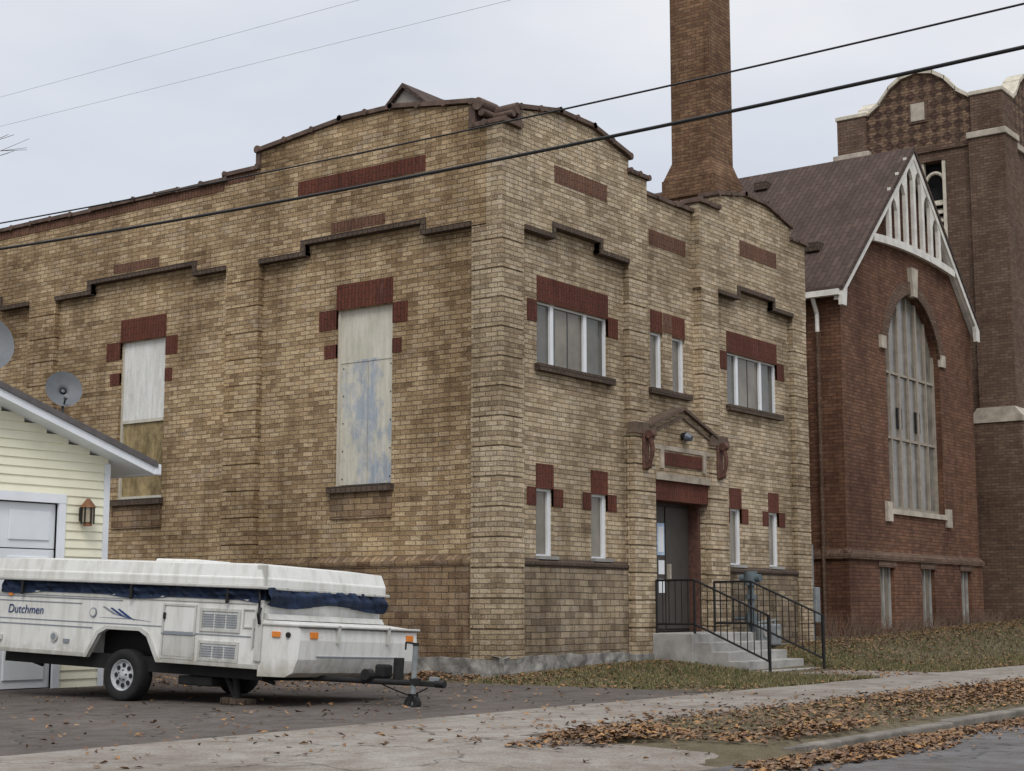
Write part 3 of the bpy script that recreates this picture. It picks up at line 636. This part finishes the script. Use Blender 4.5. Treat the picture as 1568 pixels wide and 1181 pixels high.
b.prism(fr,'y',.0,2.1,M_cw); b.box(x1,2.61,-.018,2.118,.94,.965,M_cwd,.008)
b.prism([(x1,1.0),(x1,1.06),(2.08,1.06),(2.12,1.0)],'y',.03,2.07,M_cwd)
b.box(2.56,2.585,.3,1.8,.63,.64,M_str)
for y in (.22,1.95): b.box(2.57,2.595,y-.06,y+.06,.82,.89,M_amb,.006)
b.box(2.2,2.31,-.02,-.001,.82,.88,M_amb,.006); b.cyl((2.42,-.001,.85),(2.42,-.02,.85),.03,M_iron,10)
b.box(2.57,2.61,.6,.64,.78,.97,M_cwd);b.box(2.57,2.61,1.5,1.54,.78,.97,M_cwd)
for z in (zt-.05,): b.box(x0+.02,x1,-.012,0,z,z+.045,M_cwd,.006)
for (a,c2) in ((x0+.06,-.5),(.62,x1)): b.box(a,c2,-.006,-.001,.80,.812,M_str)
b.box(x0+.05,.6,-.006,-.001,.86,.87,M_str); b.box(x0+.05,-.7,-.006,-.001,1.07,1.08,M_str); b.box(x0+.02,-.05,-.007,-.001,1.125,1.135,M_str)
b.box(x0+.05,-.62,-.012,-.001,zb,zb+.05,M_cwd,.004); b.box(.62,x1,-.012,-.001,zb,zb+.05,M_cwd,.004)
def frame(a,c2,z0,z1,w=.018):
    b.box(a,c2,-.016,-.001,z0,z0+w,M_cwd);b.box(a,c2,-.016,-.001,z1-w,z1,M_cwd);b.box(a,a+w,-.0161,-.001,z0+w,z1-w,M_cwd);b.box(c2-w,c2,-.0161,-.001,z0+w,z1-w,M_cwd)
frame(.60,1.1,.52,1.12,.022); b.box(.63,1.07,-.008,-.001,.55,.78,M_cwd);b.box(.63,1.07,-.008,-.001,.82,1.09,M_cw); b.box(.6,1.1,-.02,-.001,.785,.80,M_str)
b.box(.62,.645,-.03,-.001,.95,1.02,M_iron)
for z0,z1 in ((.52,.74),(.84,1.09)):
    frame(1.16,1.74,z0,z1,.03)
    for s_ in range(3):
        xa=1.2+s_*.17; k=z0+.05
        while k<z1-.05: b.box(xa,xa+.15,-.013,-.001,k,k+.010,M_str); k+=.026
frame(1.78,1.96,.9,1.1,.012); b.box(1.93,1.95,-.03,-.001,.7,1.0,M_cwd)
b.cyl((-1.1,-.001,.68),(-1.1,-.03,.68),.055,M_cwd,14); b.cyl((-1.1,-.03,.68),(-1.1,-.034,.68),.038,M_str,14)
b.box(-.95,-.86,-.02,-.001,.62,.66,M_str); b.box(-2.12,-2.0,-.03,-.001,.60,.67,M_cwd,.01); b.box(-1.95,-1.88,-.02,0,1.13,1.17,M_amb)
b.cyl((-.50,-.001,.98),(-.50,-.015,.98),.055,M_str,14); b.cyl((-.50,-.015,.98),(-.50,-.018,.98),.042,M_cw,14)
for k in range(3):
    xa=-.36+k*.12; b.prism([(xa,1.05-.01*k),(xa+.03,1.055-.01*k),(xa+.28,.955-.02*k),(xa+.17,.975-.02*k)],'y',-.005,-.001,M_blue if k else M_str)
b.prism([(-.42,.93),(.1,.925),(.42,.91),(.1,.935)],'y',-.005,-.001,M_str)
def fold(u,v,s): return .03*math.sin(math.pi*v)*(1.2+.7*math.sin(u*9+s))+.014*math.sin(u*27+v*5+s)+.010*math.sin(u*53+v*9)+.01*math.sin(u*4-v*11)
nu,nv=170,8; vs=[];fs=[]
for i in range(nu+1):
    for j in range(nv+1):
        u=x0+.12+(x1-.02-x0-.12)*i/nu; v=j/nv
        z=zt-.005+v*.15-max(0,.035*math.sin(u*3.1+1))*(1-v); y=.02-fold(u,v,0)
        vs.append((u,min(y,-.022) if z<zt else y,z))
for i in range(nu):
    for j in range(nv): a=i*(nv+1)+j; fs.append((a,a+nv+1,a+nv+2,a+1))
b.add(vs,fs,M_navy,True)
vs=[];fs=[];nu=90
for i in range(nu+1):
    for j in range(nv+1):
        u=.0+2.1*i/nu; v=j/nv
        vs.append((max(x1+.025,x1+.05+fold(u,v,1.3)*1.3),u,zt-.05+v*.19-.03*math.sin(u*4)*(1-v)))
for i in range(nu):
    for j in range(nv): a=i*(nv+1)+j; fs.append((a,a+nv+1,a+nv+2,a+1))
b.add(vs,fs,M_navy,True)
b.box(x0+.15,x1+.02,.03,2.07,zt,zt+.13,M_navy)
lidz=zt+.13; lx1=x1-.02
b.box(x0-.03,lx1+.06,-.06,2.16,lidz,lidz+.12,M_cw,.03)
b.box(x0-.06,lx1+.09,-.09,2.19,lidz-.015,lidz+.02,M_cwd,.01)
vs=[(x0-.02,-.05,lidz+.1),(lx1+.05,-.05,lidz+.1),(lx1+.05,2.15,lidz+.1),(x0-.02,2.15,lidz+.1),(x0+.02,-.02,lidz+.24),(lx1-.0,-.02,lidz+.24),(lx1-.0,2.12,lidz+.24),(x0+.02,2.12,lidz+.24),(x0+.3,.3,lidz+.27),(lx1-.3,.3,lidz+.27),(lx1-.3,1.8,lidz+.27),(x0+.3,1.8,lidz+.27)]
b.add(vs,[(0,1,5,4),(1,2,6,5),(2,3,7,6),(3,0,4,7),(4,5,9,8),(5,6,10,9),(6,7,11,10),(7,4,8,11),(8,9,10,11)],M_cw)
b.box(lx1-.06,lx1+.065,-.03,.02,lidz+.01,lidz+.25,M_cwd,.015)
b.box(-.35,.35,.75,1.35,lidz+.25,lidz+.32,M_cw,.03)
for x in (-1.7,.1,1.55): b.box(x,x+.04,-.06,-.045,zt-.05,zt+.11,M_iron)
b.tube([(lx1+.0,-.03,1.30),(lx1+.03,-.05,1.2),(x1-.01,-.03,1.08)],.012,M_iron)
b.box(x1-.05,x1+.04,-.03,.0,.55,1.15,M_cwd,.01)
b.tube([(x1+.02,-.04,1.12),(x1+.02,-.07,1.05),(x1+.02,-.04,.95)],.018,M_iron)
b.tube([(2.0,.35,.40),(3.30,1.00,.40)],.03,M_under,6); b.tube([(2.0,1.75,.40),(3.30,1.10,.40)],.03,M_under,6); b.box(3.15,3.62,1.015,1.085,.375,.43,M_under,.01)
b.cyl((3.60,1.05,.41),(3.72,1.05,.41),.04,M_iron,10); b.box(3.52,3.64,1.03,1.07,.43,.48,M_gm,.008)
# tongue jack: nearer side, swivel wheel on the ground
b.cyl((3.40,.93,.26),(3.40,.93,.80),.03,M_gm,10); b.box(3.36,3.44,.90,1.02,.38,.46,M_under,.01); b.cyl((3.40,.93,.80),(3.40,.93,.83),.036,M_under,10); b.tube([(3.40,.93,.82),(3.27,.93,.83),(3.27,.93,.75)],.010,M_iron)
b.cyl((3.40,.89,.19),(3.40,.97,.19),.085,M_tire,18); b.cyl((3.40,.88,.19),(3.40,.98,.19),.035,M_gm,10)
for y in (.872,.978): b.box(3.375,3.425,y,y+.012,.17,.29,M_iron)
b.box(3.37,3.43,.872,.99,.275,.295,M_iron)
b.box(2.85,2.98,.95,1.13,.43,.58,M_tire,.03); b.box(3.08,3.13,.98,1.12,.42,.66,M_iron,.01); b.cyl((2.92,.7,.47),(2.92,.80,.47),.06,M_tire,12)
b.tube([(2.7,1.05,.42),(2.9,1.3,.30),(3.15,1.25,.25),(3.5,1.05,.36)],.008,M_iron,5)
for x in (-1.9,1.7):
    for y in (.25,1.85): b.tube([(x,y,.4),(x+.35,y,.33)],.025,M_under,6)
b.box(.75,1.25,.14,.5,.24,.34,M_under,.02); b.tube([(1.5,.25,.4),(1.55,.25,.14)],.04,M_under,6); b.tube([(1.35,.25,.4),(1.52,.25,.14)],.03,M_under,6); b.box(1.38,1.72,.15,.38,.06,.14,M_dk,.02)
b.obj('trailer_body',cam_t)
def wheel(y,s,z,nm):
    w=MB(); r=.295; n=36
    prof_=[(.17,0),(.19,.03),(.26,.03),(.285,.02),(.295,-.02),(.295,-.15),(.27,-.19),(.17,-.19)]
    vs=[];fs=[]
    for i in range(n):
        a=2*math.pi*i/n
        for (rr,d) in prof_: vs.append((rr*math.cos(a),y-s*d,z+rr*math.sin(a)))
    k=len(prof_)
    for i in range(n):
        for j in range(k-1): fs.append((i*k+j,((i+1)%n)*k+j,((i+1)%n)*k+j+1,i*k+j+1))
    w.add(vs,fs,M_tire,True)
    pr=[(.178,.012),(.172,.022),(.165,.0),(.15,-.02),(.13,-.012),(.075,-.004),(.06,.0),(.045,.02),(.02,.03),(.0,.03)]
    vs=[];fs=[];k=len(pr)
    for i in range(n):
        a=2*math.pi*i/n
        for (rr,d) in pr: vs.append((rr*math.cos(a),y-s*d,z+rr*math.sin(a)))
    for i in range(n):
        for j in range(k-1): fs.append((i*k+j,((i+1)%n)*k+j,((i+1)%n)*k+j+1,i*k+j+1))
    w.add(vs,fs,M_rim,True)
    for i in range(8):
        a=2*math.pi*i/8; p=Vector((.112*math.cos(a),y+s*.006,z+.112*math.sin(a)))
        q=p.copy(); q.y-=s*.006; w.cyl(p,q,.027,M_under,10)
    for i in range(5):
        a=2*math.pi*i/5+.2; p=Vector((.055*math.cos(a),y,z+.055*math.sin(a))); q=p.copy(); q.y-=s*.02; w.cyl(p,q,.009,M_iron,6)
    w.obj(nm,cam_t)
wheel(.05,1,.295,'wheel'); wheel(2.05,-1,.295+.06,'wheel_far')
fc=bpy.data.curves.new('lettering','FONT'); fc.body='Dutchmen'; fc.size=.145; fc.extrude=.001; fc.materials.append(M_blue); fc.shear=.15
fo_=bpy.data.objects.new('lettering',fc); scene.collection.objects.link(fo_); fo_.parent=cam_t; fo_.location=(-1.95,-.009,.93); fo_.rotation_euler=(math.pi/2,0,0)

# ================================================================== WIRES
def wire(name,pts,r):
    (xa,ya,za),(xb,yb,zb_),(xc,yc,zc_)=pts
    w=MB(); L=[]
    for i in range(61):
        y=-30+90*i/60
        z=za*(y-yb)*(y-yc)/((ya-yb)*(ya-yc))+zb_*(y-ya)*(y-yc)/((yb-ya)*(yb-yc))+zc_*(y-ya)*(y-yb)/((yc-ya)*(yc-yb))
        L.append(Vector((xa,y,z)))
    w.tube(L,r,M_iron,6); w.obj(name,uv=False)
wire('overhead_power_line',[(-3,-8.9,6.74),(-3,-2.2,6.71),(-3,8.2,6.96)],.022)
wire('overhead_power_line',[(-3,-8.9,7.2),(-3,-3.25,7.18),(-3,2.1,7.24)],.012)
M_w2=plain('thin_wire',(.50,.50,.52),.6)
def wire2(pts):
    w=MB(); w.tube([Vector(p) for p in pts],.0035,M_w2,5); w.obj('overhead_service_wire',uv=False)
wire2([(-3,-30,8.7),(-3,.37,9.42),(-3,8.4,9.62),(-3,40,10.4)]); wire2([(-3,-30,7.9),(-3,-2.2,8.8),(-3,8.4,9.1),(-3,40,10)])

# ================================================================== GROUND
def sm(t): t=max(0,min(1,t)); return t*t*(3-2*t)
def gh(x,y):
    z=0
    if y>-2.8: z=(.05+.03*max(0,min(x,30)))*sm((y+2.8)/2.6)*sm((x+1.0)/1.2)
    if y<-6.2:
        k=sm((x+8.4)/.9)
        zr=-.10*sm((-y-6.3)/2.0) if y>-8.3 else -.10
        zv=-.01*sm((-y-6.2)) if y>-8.02 else -.10
        z=zr*(1-k)+zv*k
    return z
def sheet(name,x0,x1,y0,y1,st,off,mat):
    s=MB(); nx=max(1,int(math.ceil((x1-x0)/st))); ny=max(1,int(math.ceil((y1-y0)/st)))
    vs=[]
    for j in range(ny+1):
        for i in range(nx+1):
            x=x0+(x1-x0)*i/nx; y=y0+(y1-y0)*j/ny
            vs.append((x,y,gh(x,y)+off))
    fs=[(j*(nx+1)+i,j*(nx+1)+i+1,(j+1)*(nx+1)+i+1,(j+1)*(nx+1)+i) for j in range(ny) for i in range(nx)]
    s.add(vs,fs,mat,True); return s.obj(name)
def groundmat(name,c0,c1,c2,sc=1.5,fine=60,bm_=.5,rough=.95,spots=None):
    m,nt,b=newmat(name); g_=N(nt,'ShaderNodeNewGeometry').outputs['Position']
    n=noise(nt,g_,sc*.35,7,.65); r=ramp(nt,[(.3,c0),(.5,c1),(.72,c2)]); nt.links.new(n,r.inputs[0])
    n2=noise(nt,g_,fine,3,.6); r2=ramp(nt,[(.3,(.65,.65,.65)),(.7,(1.3,1.3,1.3))]); nt.links.new(n2,r2.inputs[0])
    c_=mixc(nt,'MULTIPLY',.8,r.outputs[0],r2.outputs[0])
    n3=noise(nt,g_,sc*2,8,.7); r3=ramp(nt,[(.35,(.68,.62,.56)),(.6,(1.05,1.05,1.05))]); nt.links.new(n3,r3.inputs[0])
    c_=mixc(nt,'MULTIPLY',.9,c_,r3.outputs[0])
    if spots:
        vo=N(nt,'ShaderNodeTexVoronoi',feature='DISTANCE_TO_EDGE'); vo.inputs['Scale'].default_value=.45
        nn=N(nt,'ShaderNodeTexNoise'); nn.inputs['Scale'].default_value=1.5; nt.links.new(g_,nn.inputs['Vector'])
        vm=N(nt,'ShaderNodeVectorMath',operation='ADD'); nt.links.new(g_,vm.inputs[0]); nt.links.new(nn.outputs['Color'],vm.inputs[1]); nt.links.new(vm.outputs[0],vo.inputs['Vector'])
        k=mth(nt,'LESS_THAN',vo.outputs['Distance'],.006)
        c_=mixc(nt,'MIX',mth(nt,'MULTIPLY',k,.7),c_,spots)
    nt.links.new(c_,b.inputs['Base Color']); b.inputs['Roughness'].default_value=rough
    bump(nt,b,n2,bm_,.015); return m
M_dirt=groundmat('soil_and_dry_grass',(.10,.08,.05),(.12,.10,.06),(.16,.135,.09))
M_asph=groundmat('asphalt_old',(.085,.073,.066),(.115,.10,.09),(.15,.13,.118),1.5,70,.5,.9,(.03,.028,.025))
M_st=groundmat('street_asphalt',(.115,.107,.104),(.145,.139,.137),(.165,.162,.16),1.5,80,.5,.95,(.05,.05,.05))
M_sw=groundmat('sidewalk_concrete',(.19,.165,.14),(.265,.24,.21),(.33,.305,.275),1.2,50,.25,.9,(.09,.08,.07))
gx=MB()
xs=[-600,-200,-60]+[-30+i*.5 for i in range(0,141)]+[60,200,600]; ys=[-600,-200,-60,-30]+[-12+i*.25 for i in range(0,61)]+[6,12,30,60,200,600]
vs=[(x,y,gh(x,y)-.004) for y in ys for x in xs]; nx=len(xs)
gx.add(vs,[(j*nx+i,j*nx+i+1,(j+1)*nx+i+1,(j+1)*nx+i) for j in range(len(ys)-1) for i in range(nx-1)],M_dirt,True); gx.obj('ground')
sheet('asphalt_driveway',-14,-1.0,-4.2,12,.5,.006,M_asph)
sheet('street',-80,120,-17,-8.16,2.0,.012,M_st)
sheet('driveway_apron',-15,-7.9,-8.4,-6.0,.2,.008,M_sw)
sw=MB(); x=-40
while x<60:
    sw.box(x+.008,x+1.492,-6.05,-4.2,-.1,.012+U(0,.006),M_sw,.006); x+=1.5
sw.obj('sidewalk')
wk=MB(); wk.box(4.1,6.3,-4.18,-2.15,-.1,.012,M_sw,.006); wk.obj('entrance_walkway')
cu=MB(); x=-6.8
while x<80: cu.box(x+.004,x+2.996,-8.18,-8.02,-.3,-.03 if x<-4 else -.012,M_curb,.02); x+=3
cu.box(-80,-15,-8.18,-8.02,-.3,.0,M_curb,.01)
pv=None
for i in range(13):
    a=math.pi/2*i/12; p=(-6.8-1.0*math.sin(a),-8.10+1.0-1.0*math.cos(a))
    if pv:
        d=Vector((p[0]-pv[0],p[1]-pv[1],0)); nrm=Vector((-d.y,d.x,0)).normalized()*.08
        cu.prism([(pv[0]+nrm.x,pv[1]+nrm.y),(p[0]+nrm.x,p[1]+nrm.y),(p[0]-nrm.x,p[1]-nrm.y),(pv[0]-nrm.x,pv[1]-nrm.y)],'z',-.25,-.03-.003*i,M_curb)
    pv=p
cu.obj('kerb')

def scatter(name,mats,gen,n):
    s=MB()
    for i in range(n):
        r=gen()
        if r: s.add(r[0],r[1],random.choice(mats))
    return s.obj(name,uv=False)
M_g=[plain('grass_a',(.09,.10,.038),.9,.2),plain('grass_b',(.14,.13,.06),.9,.2),plain('grass_c',(.23,.185,.10),.9,.2)]
def blade():
    x=U(-.9,26) if R()<.65 else U(-.9,9); y=U(-4.15,-.05)
    if 4.0<x<6.3 and y>-4.2: return None
    if x<.5 and R()<.5 : return None
    if x<-.2 and y<-3.2: return None
    if x>8 and R()<.25: return None
    z=gh(x,y); a=U(0,6.28); h=U(.03,.08); w=.012; l=U(-.03,.03)
    return ([(x-w*math.cos(a),y-w*math.sin(a),z),(x+w*math.cos(a),y+w*math.sin(a),z),(x+l,y+U(-.03,.03),z+h)],[(0,1,2)])
scatter('grass',M_g,blade,46000)
def blade2():
    x=U(-6.5,16); y=U(-7.95,-6.1); z=gh(x,y)
    if R()<.3 or (x<-3 and R()<.75): return None
    a=U(0,6.28); h=U(.02,.05); w=.01
    return ([(x-w*math.cos(a),y-w*math.sin(a),z),(x+w*math.cos(a),y+w*math.sin(a),z),(x+U(-.02,.02),y,z+h)],[(0,1,2)])
scatter('verge_grass',[M_g[1],M_g[2]],blade2,13000)
M_l=[plain('leaf_a',(.21,.115,.06),.8,.3),plain('leaf_b',(.26,.165,.09),.8,.3),plain('leaf_c',(.14,.08,.048),.8,.3),plain('leaf_d',(.32,.175,.07),.8,.3),plain('leaf_e',(.10,.065,.045),.8,.3),plain('leaf_f',(.19,.13,.085),.8,.3)]
def leafat(x,y,dz=0,s=None):
    s=s or U(.018,.045); a=U(0,6.28); z=gh(x,y)+.02+dz
    ca,sa=math.cos(a)*s,math.sin(a)*s; t=U(-.02,.03); mx=U(-.3,.3)
    return ([(x-ca,y-sa,z+U(0,.015)),(x+sa*.55+ca*mx,y-ca*.55+sa*mx,z+U(-.005,.02)),(x+ca,y+sa,z+t),(x-sa*.6,y+ca*.6,z+U(0,.025))],[(0,1,2,3)])
def lf1():
    k=R()
    if k<.26: x=U(-.6,26); y=-abs(random.gauss(0,.6))
    elif k<.35: x=U(-1.1,10); y=U(-4.2,-.1)
    elif k<.52: x=U(9,28); y=U(-4.2,0)
    elif k<.65: x=-8.3+24*R()**1.4; y=-8.25-abs(random.gauss(0,.24)); return leafat(x,y)
    elif k<.88: x=U(-7.4,18); y=U(-8.1,-6.0)
    elif k<.905: x=U(-12,-1); y=U(-6,3)
    elif k<.94: x=U(-4.2,-.2); y=2.6+random.gauss(0,1.6)
    elif k<.965: x=-.15-abs(random.gauss(0,.35)); y=U(0,9)
    elif k<.98: x=U(-9,0); y=random.gauss(-6.6,.8)
    else: x=-7.5+22*R(); y=random.gauss(-6.0,.2)
    if 4.0<x<6.3 and y>-2.2: return None
    return leafat(x,y)
scatter('fallen_leaves',M_l,lf1,29000)
def pile(x0,y0,rx,ry,h,n,name='leaf_pile'):
    def f():
        a=U(0,6.28); r=(R()**.75)*(1+.25*math.sin(3*a+x0)+.15*math.sin(7*a+y0)); x=x0+rx*r*math.cos(a); y=y0+ry*r*math.sin(a)
        return leafat(x,y,h*max(0,1-r*r)*U(.2,1))
    scatter(name,M_l,f,n)
pile(-7.45,-6.7,1.0,.5,.04,1600); pile(-5.9,-7.7,1.3,.35,.03,900); pile(1.2,-7.0,3.6,.75,.07,4400); pile(-.5,1.2,.7,.9,.06,700); pile(-6.6,-8.6,1.8,.26,.04,1800); pile(7,-7.2,3.8,.6,.08,3000); pile(-1,-8.5,4.0,.2,.03,1800)

tw_=MB(); M_twg=plain('dry_twig',(.16,.11,.08),.9,.3)
for i in range(520):
    x=U(10.6,24); y=U(-.3,.35); z=gh(x,y); d=Vector((U(-.3,.3),U(-.3,.2),U(.2,.5)*(1.2 if x<13 else .8)))
    tw_.cyl((x,y,z),Vector((x,y,z))+d,.006,M_twg,4,.002,cap=False)
tw_.obj('dry_shrubs',uv=False)

tr=MB(); M_bk=plain('bark',(.15,.125,.11),.95,.4,10,.5)
rt=random.Random(5)
def grow(p,d,L,r,depth):
    q=p+d*L; tr.cyl(p,q,r,M_bk,7 if depth<2 else 4,r*.72,cap=False)
    if depth>=6: return
    for k in range(2 if depth<1 else rt.choice((2,3,3))):
        ax=Vector((rt.uniform(-1,1),rt.uniform(-1,1),rt.uniform(-.25,.45)))
        nd=(d+ax*(.5+.08*depth)).normalized(); grow(q,nd,L*rt.uniform(.62,.82),r*.60,depth+1)
grow(Vector((-3.42,15.35,-.1)),Vector((.02,0,1)),3.95,.15,0)
tr.obj('bare_tree',uv=False)

# ================================================================== WORLD, LIGHT
w=bpy.data.worlds.new('World'); scene.world=w; w.use_nodes=True; nt=w.node_tree; bg=nt.nodes['Background']
EL=math.radians(48); AZ=math.atan2(-.62,-.78)
sky=N(nt,'ShaderNodeTexSky',sky_type='NISHITA'); sky.sun_disc=False; sky.sun_elevation=EL; sky.sun_rotation=math.pi/2-AZ
tc=N(nt,'ShaderNodeTexCoord').outputs['Generated']
n=noise(nt,mapping(nt,tc,(1,1,2.6)),2.6,5,.5); r=ramp(nt,[(.30,(6.8,7.25,8.1)),(.48,(7.8,8.05,8.7)),(.68,(9.0,9.1,9.35))]); nt.links.new(n,r.inputs[0])
sp_=N(nt,'ShaderNodeSeparateXYZ'); nt.links.new(tc,sp_.inputs[0])
mr=N(nt,'ShaderNodeMapRange'); mr.inputs['From Min'].default_value=.42; mr.inputs['From Max'].default_value=.95; mr.inputs['To Min'].default_value=1; mr.inputs['To Max'].default_value=1.8; nt.links.new(sp_.outputs[2],mr.inputs[0])
oc=N(nt,'ShaderNodeVectorMath',operation='SCALE'); nt.links.new(r.outputs[0],oc.inputs[0]); nt.links.new(mr.outputs[0],oc.inputs['Scale'])
nt.links.new(mixc(nt,'MIX',.92,sky.outputs[0],oc.outputs[0]),bg.inputs['Color']); bg.inputs['Strength'].default_value=.1
sd=bpy.data.lights.new('sun','SUN'); sd.energy=1.45; sd.angle=math.radians(24); sd.color=(1,.955,.89)
so=bpy.data.objects.new('sun',sd); scene.collection.objects.link(so)
dirv=Vector((math.cos(AZ)*math.cos(EL),math.sin(AZ)*math.cos(EL),math.sin(EL))); so.rotation_euler=dirv.to_track_quat('Z','Y').to_euler()

# ================================================================== CAMERA
cd=bpy.data.cameras.new('camera'); cd.lens=2400/1568*36; cd.sensor_width=36; cd.clip_end=2000; cd.clip_start=.1
co=bpy.data.objects.new('camera',cd); scene.collection.objects.link(co); co.location=(-18.545,-13.775,1.05)
th=math.atan(340/2400); F=Vector((.8067*math.cos(th),.5910*math.cos(th),math.sin(th)))
co.rotation_euler=F.to_track_quat('-Z','Y').to_euler(); scene.camera=co
scene.view_settings.view_transform='Standard'; scene.view_settings.look='None'; scene.view_settings.exposure=0
